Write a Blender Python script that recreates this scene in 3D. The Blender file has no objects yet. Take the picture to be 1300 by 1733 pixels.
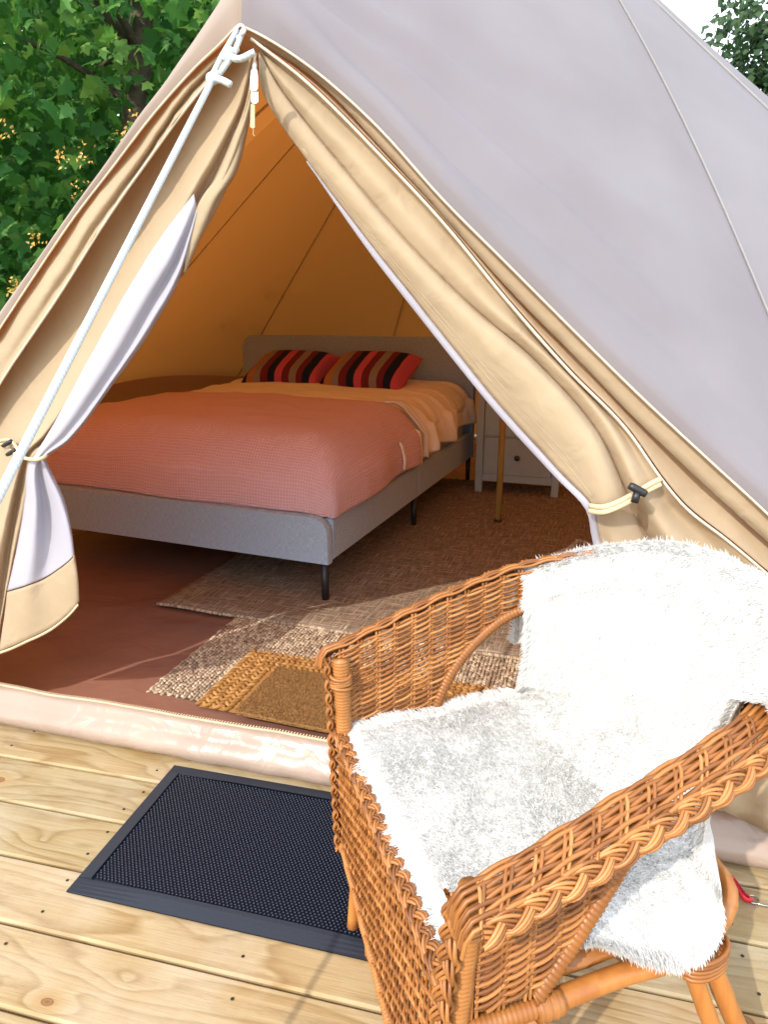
import bpy, math, random
import numpy as np
from mathutils import Vector, Matrix
from mathutils.noise import noise as mnoise
random.seed(7); np.random.seed(7)
PI = math.pi
scn = bpy.context.scene
C = scn.collection

# ------------------------------------------------------------------ camera, world, sun
F_PX = 1155.0; PITCH = math.radians(16.2); CAM_H = 1.2
cd = bpy.data.cameras.new('camera'); cam = bpy.data.objects.new('camera', cd); C.objects.link(cam)
cam.location = (0, 0, CAM_H); cam.rotation_euler = (PI/2 - PITCH, 0, 0)
cd.sensor_fit = 'VERTICAL'; cd.sensor_height = 36; cd.lens = 36*F_PX/1733
cd.clip_start = .02; cd.clip_end = 600
scn.camera = cam
SUN_AZ = math.radians(37)      # left of straight behind the camera
SUN_EL = math.radians(38)
sdir = Vector((-math.sin(SUN_AZ)*math.cos(SUN_EL), -math.cos(SUN_AZ)*math.cos(SUN_EL), math.sin(SUN_EL)))
sl = bpy.data.lights.new('sun', 'SUN'); so = bpy.data.objects.new('sun', sl); C.objects.link(so)
sl.energy = 2.05; sl.angle = math.radians(.55); sl.color = (1, .92, .80)
so.rotation_euler = sdir.to_track_quat('Z', 'Y').to_euler(); so.location = (-6, -4, 8)
w = bpy.data.worlds.new('World'); scn.world = w; w.use_nodes = True
nt = w.node_tree; nt.nodes.clear()
wo = nt.nodes.new('ShaderNodeOutputWorld'); bg = nt.nodes.new('ShaderNodeBackground')
sky = nt.nodes.new('ShaderNodeTexSky'); sky.sky_type = 'NISHITA'; sky.sun_disc = False
sky.sun_elevation = SUN_EL; sky.sun_rotation = math.atan2(sdir.x, sdir.y); sky.dust_density = 2.5; sky.air_density = 1.1
tc = nt.nodes.new('ShaderNodeTexCoord'); nz = nt.nodes.new('ShaderNodeTexNoise')
nz.inputs['Scale'].default_value = 2.2; nz.inputs['Detail'].default_value = 5
cr = nt.nodes.new('ShaderNodeValToRGB'); cr.color_ramp.elements[0].position = .3; cr.color_ramp.elements[1].position = .62
cr.color_ramp.elements[0].color = (.35, .35, .35, 1); cr.color_ramp.elements[1].color = (.85, .85, .85, 1)
mx = nt.nodes.new('ShaderNodeMix'); mx.data_type = 'RGBA'
nt.links.new(tc.outputs['Generated'], nz.inputs['Vector']); nt.links.new(nz.outputs['Fac'], cr.inputs['Fac'])
nt.links.new(cr.outputs['Color'], mx.inputs['Factor']); nt.links.new(sky.outputs['Color'], mx.inputs['A'])
mx.inputs['B'].default_value = (9.2, 9.7, 10.6, 1)        # thin bright cloud veil
nt.links.new(mx.outputs['Result'], bg.inputs['Color']); bg.inputs['Strength'].default_value = .15
nt.links.new(bg.outputs['Background'], wo.inputs['Surface'])
scn.view_settings.view_transform = 'Standard'; scn.view_settings.look = 'None'
scn.view_settings.gamma = 1; scn.view_settings.exposure = .9; scn.view_settings.use_curve_mapping = False
scn.cycles.use_denoising = True
scn.cycles.max_bounces = 10; scn.cycles.diffuse_bounces = 6; scn.cycles.transmission_bounces = 6; scn.cycles.transparent_max_bounces = 8
scn.cycles.caustics_reflective = False; scn.cycles.caustics_refractive = False

# ------------------------------------------------------------------ helpers
class MB:
    """collects geometry for ONE mesh object"""
    def __init__(s): s.v = []; s.f = []; s.mi = []
    def add(s, verts, faces, m=0):
        o = len(s.v); s.v.extend([tuple(map(float, p)) for p in verts]); s.f.extend([tuple(i+o for i in f) for f in faces]); s.mi.extend([m]*len(faces))
    def grid(s, P, m=0, closed_u=False):
        P = np.asarray(P); a, b = P.shape[:2]; fs = []
        for i in range(a-1):
            for j in range(b-1 if not closed_u else b):
                j2 = (j+1) % b
                fs.append((i*b+j, i*b+j2, (i+1)*b+j2, (i+1)*b+j))
        s.add(P.reshape(-1, 3), fs, m)
    def box(s, lo, hi, bev=0., m=0):
        lo = np.array(lo, float); hi = np.array(hi, float); b = min(bev, *(np.abs(hi-lo)/2.01))
        if b <= 0:
            x0, y0, z0 = lo; x1, y1, z1 = hi
            s.add([(x0,y0,z0),(x1,y0,z0),(x1,y1,z0),(x0,y1,z0),(x0,y0,z1),(x1,y0,z1),(x1,y1,z1),(x0,y1,z1)],
                  [(0,3,2,1),(4,5,6,7),(0,1,5,4),(1,2,6,5),(2,3,7,6),(3,0,4,7)], m); return
        c = (lo+hi)/2; h = (hi-lo)/2; vs = []; idx = {}
        for sx in (-1,1):
            for sy in (-1,1):
                for sz in (-1,1):
                    for k in range(3):
                        d = h.copy()-b; d[k] += b
                        idx[sx,sy,sz,k] = len(vs); vs.append(c+d*np.array([sx,sy,sz]))
        fs = []
        def q(*k): fs.append(tuple(idx[i] for i in k))
        for sg in (-1,1):
            for k in range(3):
                a, e = [i for i in range(3) if i != k]
                t = []
                for (p, r) in ((-1,-1),(1,-1),(1,1),(-1,1)):
                    sgn = [0,0,0]; sgn[k] = sg; sgn[a] = p; sgn[e] = r; t.append((*sgn, k))
                q(*t)
        for k in range(3):
            a, e = [i for i in range(3) if i != k]
            for p in (-1,1):
                for r in (-1,1):
                    t = []
                    for sg, kk in ((-1,a),(1,a),(1,e),(-1,e)):
                        sgn = [0,0,0]; sgn[k] = sg; sgn[a] = p; sgn[e] = r; t.append((*sgn, kk))
                    q(*t)
        for sx in (-1,1):
            for sy in (-1,1):
                for sz in (-1,1): q((sx,sy,sz,0),(sx,sy,sz,1),(sx,sy,sz,2))
        s.add(vs, fs, m)
    def tube(s, pts, r, n=8, caps=True, m=0, up=None, flat=1.):
        pts = np.asarray(pts, float); N = len(pts); rr = np.full(N, r) if np.isscalar(r) else np.asarray(r, float)
        T = np.gradient(pts, axis=0); T /= np.linalg.norm(T, axis=1)[:, None]+1e-12
        a = np.array(up if up is not None else ((0,0,1.) if abs(T[0][2]) < .9 else (1.,0,0)), float)
        P = np.zeros((N, n, 3)); an = np.arange(n)*2*PI/n; ca, sa = np.cos(an)[:,None], np.sin(an)[:,None]*flat
        for i in range(N):
            a = a-T[i]*np.dot(a, T[i]); a /= np.linalg.norm(a)+1e-12; b = np.cross(T[i], a)
            P[i] = pts[i]+rr[i]*(ca*a+sa*b)
        fs = [(i*n+j, i*n+(j+1) % n, (i+1)*n+(j+1) % n, (i+1)*n+j) for i in range(N-1) for j in range(n)]
        if caps: fs += [tuple(range(n-1, -1, -1)), tuple((N-1)*n+j for j in range(n))]
        s.add(P.reshape(-1, 3), fs, m)
    def lathe(s, prof, c=(0,0,0), n=20, m=0):
        an = np.arange(n)*2*PI/n
        P = np.array([[(c[0]+r*math.cos(t), c[1]+r*math.sin(t), c[2]+z) for t in an] for r, z in prof])
        s.grid(P, m, closed_u=True)
    def ball(s, c, r, n=8, sc=(1,1,1), m=0):
        P = [[(c[0]+sc[0]*r*math.sin(PI*i/n)*math.cos(2*PI*j/(2*n)), c[1]+sc[1]*r*math.sin(PI*i/n)*math.sin(2*PI*j/(2*n)), c[2]-sc[2]*r*math.cos(PI*i/n)) for j in range(2*n)] for i in range(n+1)]
        s.grid(P, m, closed_u=True)
    def build(s, name, mats, parent=None, smooth=True, thick=0., kind=None, face=None):
        me = bpy.data.meshes.new(name); me.from_pydata(s.v, [], s.f)
        for mt in (mats if isinstance(mats, (list, tuple)) else [mats]): me.materials.append(mt)
        if any(s.mi): me.polygons.foreach_set('material_index', s.mi)
        if smooth: me.polygons.foreach_set('use_smooth', [True]*len(me.polygons))
        me.update()
        if face is not None and sum((q.center-Vector(face)).dot(q.normal) for q in me.polygons) < 0: me.flip_normals()
        o = bpy.data.objects.new(name, me); C.objects.link(o)
        if parent: o.parent = parent
        if thick:
            md = o.modifiers.new('thickness', 'SOLIDIFY'); md.thickness = thick; md.offset = 0
        if kind: o['kind'] = kind
        return o
def fast_mesh(name, V, F, mat, parent=None, smooth=False, kind=None):
    """V (n,3) array, F (m,k) array"""
    me = bpy.data.meshes.new(name); V = np.asarray(V, np.float32); F = np.asarray(F, np.int32); k = F.shape[1]
    me.vertices.add(len(V)); me.vertices.foreach_set('co', V.ravel())
    me.loops.add(F.size); me.loops.foreach_set('vertex_index', F.ravel())
    me.polygons.add(len(F)); me.polygons.foreach_set('loop_start', np.arange(0, F.size, k, dtype=np.int32))
    me.update(calc_edges=True); me.validate()
    if smooth: me.polygons.foreach_set('use_smooth', np.ones(len(me.polygons), bool))
    me.materials.append(mat); o = bpy.data.objects.new(name, me); C.objects.link(o)
    if parent: o.parent = parent
    if kind: o['kind'] = kind
    return o
def tag(o, label, cat, group=None, kind=None):
    o['label'] = label; o['category'] = cat
    if group: o['group'] = group
    if kind: o['kind'] = kind
    return o
def thing(name, label, cat, loc=(0,0,0), rz=0., group=None):
    o = bpy.data.objects.new(name, None); C.objects.link(o); o.location = loc; o.rotation_euler = (0,0,rz); o.empty_display_size = .1
    return tag(o, label, cat, group)
def link_copy(o, parent, **kw):
    c = o.copy(); C.objects.link(c); c.parent = parent
    for k, v in kw.items(): setattr(c, k, v)
    return c
def catmull(P, n):
    """smooth resample of control points, uniform parameter"""
    P = np.asarray(P, float); k = len(P)
    Q = np.vstack([2*P[0]-P[1], P, 2*P[-1]-P[-2]]); out = []
    for u in np.linspace(0, k-1, n):
        i = min(int(u), k-2); t = u-i; a, b, c, d = Q[i:i+4]
        out.append(.5*(2*b+(c-a)*t+(2*a-5*b+4*c-d)*t*t+(3*b-a-3*c+d)*t**3))
    return np.array(out)
def interp_curve(T, P, t):
    """monotone-ish interpolation of stations P at parameters T"""
    P = np.asarray(P, float); T = np.asarray(T, float)
    out = np.zeros((len(t), P.shape[1])); m = np.zeros_like(P)
    d = np.diff(P, axis=0)/np.diff(T)[:,None]
    m[1:-1] = (d[1:]+d[:-1])/2; m[0] = d[0]; m[-1] = d[-1]
    for q, x in enumerate(t):
        i = int(np.clip(np.searchsorted(T, x)-1, 0, len(T)-2)); h = T[i+1]-T[i]; s_ = (x-T[i])/h
        out[q] = (2*s_**3-3*s_**2+1)*P[i]+(s_**3-2*s_**2+s_)*h*m[i]+(-2*s_**3+3*s_**2)*P[i+1]+(s_**3-s_**2)*h*m[i+1]
    return out
cp, sp = math.cos(PITCH), math.sin(PITCH)
def ray(u, v):
    x = (u-650)/F_PX; y = -(v-866.5)/F_PX
    return np.array([x, cp+y*sp, -sp+y*cp])
CAM = np.array([0,0,CAM_H])
def on_z(u, v, z=0.):
    r = ray(u, v); return CAM+r*(z-CAM_H)/r[2]
def on_y(u, v, Y):
    r = ray(u, v); return CAM+r*Y/r[1]

# ------------------------------------------------------------------ materials
def nodes(name):
    m = bpy.data.materials.new(name); m.use_nodes = True; t = m.node_tree
    return m, t, t.nodes['Principled BSDF'], t.nodes['Material Output']
def N(t, typ, **kw):
    n = t.nodes.new(typ)
    for k, v in kw.items():
        if k in n.inputs: n.inputs[k].default_value = v
        else: setattr(n, k, v)
    return n
def L(t, a, b): t.links.new(a, b)
def coords(t, scale=(1,1,1), rnd=False, rot=(0,0,0)):
    tc = N(t, 'ShaderNodeTexCoord'); mp = N(t, 'ShaderNodeMapping'); mp.inputs['Scale'].default_value = scale; mp.inputs['Rotation'].default_value = rot
    L(t, tc.outputs['Object'], mp.inputs['Vector'])
    if rnd:
        oi = N(t, 'ShaderNodeObjectInfo'); mu = N(t, 'ShaderNodeVectorMath', operation='SCALE'); mu.inputs[0].default_value = (37.3, 11.7, 5.1)
        L(t, oi.outputs['Random'], mu.inputs['Scale']); L(t, mu.outputs['Vector'], mp.inputs['Location'])
    return mp.outputs['Vector']
def ramp(t, fac, stops, interp='LINEAR'):
    r = N(t, 'ShaderNodeValToRGB'); r.color_ramp.interpolation = interp
    while len(r.color_ramp.elements) < len(stops): r.color_ramp.elements.new(.5)
    for e, (p, c) in zip(r.color_ramp.elements, stops): e.position = p; e.color = (*c, 1) if len(c) == 3 else c
    L(t, fac, r.inputs['Fac']); return r.outputs['Color']
def mixc(t, fac, a, b, mode='MIX'):
    m = N(t, 'ShaderNodeMix', data_type='RGBA', blend_type=mode)
    for s_, x in (('Factor', fac), ('A', a), ('B', b)):
        if hasattr(x, 'is_linked'): L(t, x, m.inputs[s_])
        else: m.inputs[s_].default_value = x if s_ == 'Factor' else (*x, 1)
    return m.outputs['Result']
def math_(t, op, a, b=0.):
    m = N(t, 'ShaderNodeMath', operation=op)
    for i, x in enumerate((a, b)):
        if hasattr(x, 'is_linked'): L(t, x, m.inputs[i])
        else: m.inputs[i].default_value = x
    return m.outputs[0]
def bump(t, h, strength, dist, prev=None):
    b = N(t, 'ShaderNodeBump'); b.inputs['Strength'].default_value = strength; b.inputs['Distance'].default_value = dist
    L(t, h, b.inputs['Height'])
    if prev is not None: L(t, prev, b.inputs['Normal'])
    return b.outputs['Normal']
def simple(name, col, rough=.7, spec=.5, metal=0., var=0., vscale=8., bmp=None, coat=0., sheen=0.):
    m, t, p, o = nodes(name)
    p.inputs['Base Color'].default_value = (*col, 1); p.inputs['Roughness'].default_value = rough
    p.inputs['Specular IOR Level'].default_value = spec; p.inputs['Metallic'].default_value = metal
    p.inputs['Coat Weight'].default_value = coat; p.inputs['Sheen Weight'].default_value = sheen
    v = None
    if var:
        v = coords(t); n = N(t, 'ShaderNodeTexNoise', Scale=vscale, Detail=5.); L(t, v, n.inputs['Vector'])
        c = ramp(t, n.outputs['Fac'], [(.3, tuple(x*(1-var) for x in col)), (.7, tuple(min(1, x*(1+var)) for x in col))]); L(t, c, p.inputs['Base Color'])
    if bmp:
        sc, st, di = bmp; v = v or coords(t); n = N(t, 'ShaderNodeTexNoise', Scale=sc, Detail=4.); L(t, v, n.inputs['Vector'])
        L(t, bump(t, n.outputs['Fac'], st, di), p.inputs['Normal'])
    return m
def cloth(name, col, trans=None, tf=0., rough=.85, weave=900., wr=(6., .25, .02), var=.06, sheen=.15, inside=None):
    """woven fabric; trans = colour of the light it lets through"""
    m, t, p, o = nodes(name); v = coords(t)
    n = N(t, 'ShaderNodeTexNoise', Scale=3., Detail=4.); L(t, v, n.inputs['Vector'])
    c = ramp(t, n.outputs['Fac'], [(.3, tuple(x*(1-var) for x in col)), (.7, tuple(min(1, x*(1+var)) for x in col))])
    if inside: g_ = N(t, 'ShaderNodeNewGeometry'); c = mixc(t, g_.outputs['Backfacing'], c, inside)      # inner face, warm bounced light tinted into its colour
    L(t, c, p.inputs['Base Color'])
    p.inputs['Roughness'].default_value = rough; p.inputs['Specular IOR Level'].default_value = .12; p.inputs['Sheen Weight'].default_value = sheen*.5
    a = N(t, 'ShaderNodeTexNoise', Scale=weave, Detail=1.); L(t, v, a.inputs['Vector'])
    b1 = bump(t, a.outputs['Fac'], .15, .0006)
    b = N(t, 'ShaderNodeTexNoise', Scale=wr[0], Detail=3., Distortion=.6); L(t, v, b.inputs['Vector'])
    nb = bump(t, b.outputs['Fac'], wr[1], wr[2], b1); L(t, nb, p.inputs['Normal'])
    if trans:
        tr = N(t, 'ShaderNodeBsdfTranslucent'); tr.inputs['Color'].default_value = (*trans, 1); ms = N(t, 'ShaderNodeMixShader'); ms.inputs[0].default_value = tf
        L(t, p.outputs[0], ms.inputs[1]); L(t, tr.outputs[0], ms.inputs[2]); L(t, ms.outputs[0], o.inputs['Surface'])
    return m
M = {}
M['canvas'] = cloth('roof canvas with sky tint', (.245, .246, .268), (.85, .29, .05), .19, wr=(4., .16, .02), inside=(.52, .36, .21))  # blue-grey skylight put into the cloth colour
M['canvas_sun_tint'] = cloth('roof canvas with sunlight tint', (.38, .33, .285), (.85, .29, .05), .19, wr=(4., .16, .02), inside=(.52, .36, .21))  # same cloth, sunlight on the left panel put into a lighter, warmer colour
M['door'] = cloth('sand door canvas', (.525, .435, .30), (.80, .54, .24), .34, wr=(13., .5, .014))
M['lining'] = cloth('white mesh lining', (.50, .495, .565), (.8, .8, .9), .3, rough=.6, wr=(10., .2, .01))
M['piping'] = simple('cream piping', (.56, .50, .40), .7, var=.1, vscale=40)
M['seam'] = simple('seam tape', (.50, .40, .28), .8, var=.1, vscale=30)
M['seam_out'] = simple('roof seam tape', (.29, .285, .285), .8, var=.06, vscale=30)
M['strap'] = cloth('cotton strap', (.60, .48, .30), wr=(60., .3, .003))
M['black_plastic'] = simple('black plastic', (.018, .018, .02), .38, bmp=(90., .1, .002))
M['white_plastic'] = simple('white plastic', (.78, .80, .80), .4)
M['zip_metal'] = simple('silver zip metal', (.75, .72, .66), .35, metal=.7)
M['zip_teeth'] = simple('cream zip teeth', (.70, .58, .38), .5)
M['steel'] = simple('bare steel', (.55, .55, .55), .3, metal=1.)

def rope_mat():
    m, t, p, o = nodes('white braided rope with pale blue tracer'); v = coords(t)
    wv = N(t, 'ShaderNodeTexWave', Scale=55., Distortion=1.); wv.bands_direction = 'DIAGONAL'; L(t, v, wv.inputs['Vector'])
    L(t, ramp(t, wv.outputs['Fac'], [(.35, (.66, .68, .68)), (.7, (.52, .62, .66))]), p.inputs['Base Color'])
    L(t, bump(t, wv.outputs['Fac'], .5, .002), p.inputs['Normal']); p.inputs['Roughness'].default_value = .6
    return m
M['rope'] = rope_mat()

def wood_mat():
    m, t, p, o = nodes('treated pine'); v = coords(t, rnd=True)
    # knots: sparse stretched cells
    mp = N(t, 'ShaderNodeMapping'); mp.inputs['Scale'].default_value = (2.5, 4.2, 0.); L(t, v, mp.inputs['Vector'])
    vo = N(t, 'ShaderNodeTexVoronoi', Scale=1., voronoi_dimensions='2D'); L(t, mp.outputs['Vector'], vo.inputs['Vector'])
    sep = N(t, 'ShaderNodeSeparateColor'); L(t, vo.outputs['Color'], sep.inputs['Color'])
    size = math_(t, 'MULTIPLY', math_(t, 'GREATER_THAN', sep.outputs[0], .2), math_(t, 'ADD', math_(t, 'MULTIPLY', sep.outputs[1], .052), .024))
    kn = math_(t, 'DIVIDE', vo.outputs['Distance'], math_(t, 'ADD', size, .0001))       # 1 at the rim of a knot
    knot = ramp(t, math_(t, 'MULTIPLY', kn, .5), [(.0, (1,1,1)), (.34, (.6,.6,.6)), (.44, (.95,.95,.95)), (.54, (0,0,0))])
    halo = ramp(t, math_(t, 'MULTIPLY', kn, .18), [(.1, (1,1,1)), (.6, (0,0,0))])
    # grain: fine rings pushed aside round the knots
    push = math_(t, 'MULTIPLY', math_(t, 'POWER', 2.718, math_(t, 'MULTIPLY', vo.outputs['Distance'], -5.)), 1.)
    sx = N(t, 'ShaderNodeSeparateXYZ'); L(t, v, sx.inputs[0])
    n1 = N(t, 'ShaderNodeTexNoise', Scale=1., Detail=2.); m1 = N(t, 'ShaderNodeMapping'); m1.inputs['Scale'].default_value = (1.1, 7., 7.); L(t, v, m1.inputs['Vector']); L(t, m1.outputs['Vector'], n1.inputs['Vector'])
    gy = math_(t, 'ADD', math_(t, 'MULTIPLY', sx.outputs['Y'], 14.), math_(t, 'ADD', math_(t, 'MULTIPLY', n1.outputs['Fac'], 7.), math_(t, 'MULTIPLY', push, 1.6)))
    ring = math_(t, 'FRACT', math_(t, 'MULTIPLY', gy, 1.3))
    ringc = ramp(t, ring, [(0., (.46, .35, .20)), (.62, (.415, .30, .155)), (.86, (.33, .22, .10)), (1., (.46, .35, .20))])
    n2 = N(t, 'ShaderNodeTexNoise', Scale=1., Detail=6., Roughness=.7); m2 = N(t, 'ShaderNodeMapping'); m2.inputs['Scale'].default_value = (5., 130., 20.); L(t, v, m2.inputs['Vector']); L(t, m2.outputs['Vector'], n2.inputs['Vector'])
    c = mixc(t, .75, ringc, ramp(t, n2.outputs['Fac'], [(.3, (.72, .68, .62)), (.65, (1, 1, 1))]), 'MULTIPLY')
    n3 = N(t, 'ShaderNodeTexNoise', Scale=2.2, Detail=5., Roughness=.65); L(t, v, n3.inputs['Vector'])
    c = mixc(t, math_(t, 'MULTIPLY', ramp(t, n3.outputs['Fac'], [(.46, (0,0,0)), (.66, (1,1,1))]), .55), c, (.50, .43, .33))   # silvered patches
    n4 = N(t, 'ShaderNodeTexNoise', Scale=7., Detail=6., Roughness=.7); m4 = N(t, 'ShaderNodeMapping'); m4.inputs['Scale'].default_value = (.5, 2.2, 1.); L(t, v, m4.inputs['Vector']); L(t, m4.outputs['Vector'], n4.inputs['Vector'])
    c = mixc(t, math_(t, 'MULTIPLY', ramp(t, n4.outputs['Fac'], [(.55, (0,0,0)), (.72, (1,1,1))]), .6), c, (.22, .13, .055))   # stains
    oi = N(t, 'ShaderNodeObjectInfo'); c = mixc(t, 1., c, ramp(t, oi.outputs['Random'], [(0., (.86, .84, .82)), (.5, (1., .97, .92)), (1., (.86, .9, .86))]), 'MULTIPLY')
    c = mixc(t, math_(t, 'MULTIPLY', halo, .45), c, (.42, .235, .085))
    c = mixc(t, knot, c, (.19, .085, .032))
    L(t, c, p.inputs['Base Color']); p.inputs['Roughness'].default_value = .62; p.inputs['Specular IOR Level'].default_value = .3
    wv = N(t, 'ShaderNodeTexNoise', Scale=1., Detail=3.); m5 = N(t, 'ShaderNodeMapping'); m5.inputs['Scale'].default_value = (130., 26., 1.); L(t, v, m5.inputs['Vector']); L(t, m5.outputs['Vector'], wv.inputs['Vector'])
    b1 = bump(t, math_(t, 'MULTIPLY', wv.outputs['Fac'], ramp(t, n3.outputs['Fac'], [(.45, (0,0,0)), (.62, (1,1,1))])), .22, .002)
    L(t, bump(t, n2.outputs['Fac'], .5, .0025, b1), p.inputs['Normal'])
    return m
M['pine'] = wood_mat()

def plastic_sheet(name, col, rough, scale, st):
    m, t, p, o = nodes(name); v = coords(t)
    n = N(t, 'ShaderNodeTexNoise', Scale=scale, Detail=4., Distortion=1.2); L(t, v, n.inputs['Vector'])
    n2 = N(t, 'ShaderNodeTexNoise', Scale=scale*.35, Detail=5.); L(t, v, n2.inputs['Vector'])
    L(t, ramp(t, n2.outputs['Fac'], [(.35, tuple(x*.85 for x in col)), (.65, tuple(x*1.12 for x in col))]), p.inputs['Base Color'])
    L(t, bump(t, n.outputs['Fac'], st, .03), p.inputs['Normal']); p.inputs['Roughness'].default_value = rough
    return m
M['ground_in'] = plastic_sheet('brown groundsheet plastic', (.25, .125, .092), .24, 5., .3)
M['ground_lip'] = plastic_sheet('pinkish groundsheet plastic', (.34, .26, .205), .22, 7., .22)
def grey_linen(name, a, b):
    m, t, p, o = nodes(name); v = coords(t, (60, 60, 900)); v2 = coords(t, (700, 700, 40))
    n = N(t, 'ShaderNodeTexNoise', Scale=1., Detail=2.); L(t, v, n.inputs['Vector']); n2 = N(t, 'ShaderNodeTexNoise', Scale=1., Detail=2.); L(t, v2, n2.inputs['Vector'])
    f = math_(t, 'MULTIPLY', math_(t, 'ADD', n.outputs['Fac'], n2.outputs['Fac']), .5)
    L(t, ramp(t, f, [(.35, a), (.65, b)]), p.inputs['Base Color']); p.inputs['Roughness'].default_value = .9; p.inputs['Specular IOR Level'].default_value = .2
    L(t, bump(t, f, .3, .001), p.inputs['Normal']); p.inputs['Sheen Weight'].default_value = .2
    return m
M['bed_fabric'] = grey_linen('grey upholstery', (.21, .28, .385), (.46, .56, .70))
M['bed_leg'] = simple('black bed leg', (.012, .013, .018), .45)
M['mattress'] = simple('white mattress', (.7, .68, .64), .9)
M['duvet'] = cloth('blush cotton', (.88, .80, .72), wr=(14., .45, .02), rough=.9)
M['duvet_white'] = cloth('white cotton', (.78, .74, .72), wr=(14., .4, .02), rough=.9)
def waffle():
    m, t, p, o = nodes('pink waffle cotton'); tc = N(t, 'ShaderNodeUVMap')
    nz_ = N(t, 'ShaderNodeTexNoise', Scale=5., Detail=3.); L(t, tc.outputs[0], nz_.inputs['Vector']); va = N(t, 'ShaderNodeVectorMath', operation='MULTIPLY_ADD'); L(t, nz_.outputs['Color'], va.inputs[0]); va.inputs[1].default_value = (.03, .03, 0); L(t, tc.outputs[0], va.inputs[2])
    s_ = N(t, 'ShaderNodeSeparateXYZ'); L(t, va.outputs[0], s_.inputs[0])
    a = math_(t, 'ABSOLUTE', math_(t, 'SINE', math_(t, 'MULTIPLY', s_.outputs[0], PI/.0135))); b = math_(t, 'ABSOLUTE', math_(t, 'SINE', math_(t, 'MULTIPLY', s_.outputs[1], PI/.0135)))
    h = math_(t, 'MULTIPLY', a, b)
    L(t, ramp(t, h, [(.0, (.84, .52, .55)), (.5, (.78, .46, .49)), (1., (.70, .39, .42))]), p.inputs['Base Color'])
    L(t, bump(t, math_(t, 'MULTIPLY', h, -1.), .8, .006), p.inputs['Normal']); p.inputs['Roughness'].default_value = .9; p.inputs['Sheen Weight'].default_value = .25
    p.inputs['Specular IOR Level'].default_value = .2
    return m
M['waffle'] = waffle()
def stripes():
    m, t, p, o = nodes('striped cushion cotton'); tc = N(t, 'ShaderNodeTexCoord'); s_ = N(t, 'ShaderNodeSeparateXYZ'); L(t, tc.outputs['Object'], s_.inputs[0])
    nz_ = N(t, 'ShaderNodeTexNoise', Scale=9.); L(t, tc.outputs['Object'], nz_.inputs['Vector'])
    f = math_(t, 'ADD', math_(t, 'ADD', math_(t, 'MULTIPLY', s_.outputs[0], 1/.62), .49), math_(t, 'MULTIPLY', nz_.outputs['Fac'], .02))
    nv, mu, gr, rd, pk = (.012, .016, .04), (.40, .18, .06), (.25, .21, .20), (.15, .022, .032), (.52, .09, .15)
    seq = [nv, mu, gr, rd, nv, pk, rd, gr, rd, nv, pk]
    pos = [0, .09, .185, .27, .36, .45, .545, .635, .725, .80, .89]
    L(t, ramp(t, f, list(zip(pos, seq)), 'CONSTANT'), p.inputs['Base Color']); p.inputs['Roughness'].default_value = .9; p.inputs['Specular IOR Level'].default_value = .15
    n = N(t, 'ShaderNodeTexNoise', Scale=300.); L(t, tc.outputs['Object'], n.inputs['Vector']); L(t, bump(t, n.outputs['Fac'], .3, .001), p.inputs['Normal'])
    return m
M['stripes'] = stripes()
M['grey_paint'] = simple('grey painted wood', (.33, .385, .40), .55, var=.06, vscale=12, bmp=(60., .08, .002))
M['knob'] = simple('dark metal knob', (.06, .06, .065), .35, metal=.6)
def brass():
    m, t, p, o = nodes('passivated brass tube'); v = coords(t)
    n = N(t, 'ShaderNodeTexNoise', Scale=2.5, Detail=3.); L(t, v, n.inputs['Vector'])
    L(t, ramp(t, n.outputs['Fac'], [(.35, (.74, .46, .12)), (.55, (.80, .60, .20)), (.7, (.58, .34, .16))]), p.inputs['Base Color'])
    p.inputs['Metallic'].default_value = .55; p.inputs['Roughness'].default_value = .22; return m
M['brass'] = brass()
def jute(name, cols, sx, sy, rot=0., thread=True):
    m, t, p, o = nodes(name); v = coords(t, (sx, sy, 1.)); v2 = coords(t, (sy, sx, 1.))
    n = N(t, 'ShaderNodeTexNoise', Scale=1., Detail=3., Roughness=.7); L(t, v, n.inputs['Vector']); n2 = N(t, 'ShaderNodeTexNoise', Scale=1., Detail=3., Roughness=.7); L(t, v2, n2.inputs['Vector'])
    mxv = math_(t, 'MAXIMUM', n.outputs['Fac'], n2.outputs['Fac'])
    L(t, ramp(t, mxv, [(.42, cols[0]), (.56, cols[1]), (.68, cols[2]), (.76, cols[3])]), p.inputs['Base Color'])
    L(t, bump(t, math_(t, 'ADD', n.outputs['Fac'], n2.outputs['Fac']), .9, .006), p.inputs['Normal']); p.inputs['Roughness'].default_value = .95; p.inputs['Specular IOR Level'].default_value = .1
    return m
M['jute'] = jute('brown jute weave', [(.13, .097, .07), (.27, .205, .15), (.45, .36, .265), (.72, .62, .48)], 9., 110.)
def strand(name, cols, sc=30.):
    m, t, p, o = nodes(name); v = coords(t); g_ = N(t, 'ShaderNodeNewGeometry')
    n = N(t, 'ShaderNodeTexNoise', Scale=sc, Detail=2.); L(t, v, n.inputs['Vector'])
    f = math_(t, 'ADD', math_(t, 'MULTIPLY', g_.outputs['Random Per Island'], .6), math_(t, 'MULTIPLY', n.outputs['Fac'], .4))
    L(t, ramp(t, f, [(.15, cols[0]), (.5, cols[1]), (.85, cols[2])]), p.inputs['Base Color']); p.inputs['Roughness'].default_value = .9; p.inputs['Specular IOR Level'].default_value = .15
    n2 = N(t, 'ShaderNodeTexNoise', Scale=400.); L(t, v, n2.inputs['Vector']); L(t, bump(t, n2.outputs['Fac'], .5, .002), p.inputs['Normal'])
    return m
M['chunky'] = strand('chunky jute strands', [(.24, .17, .12), (.44, .34, .24), (.62, .52, .39)])
M['braided'] = strand('golden braided jute', [(.24, .115, .035), (.38, .19, .06), (.48, .27, .10)])
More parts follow.
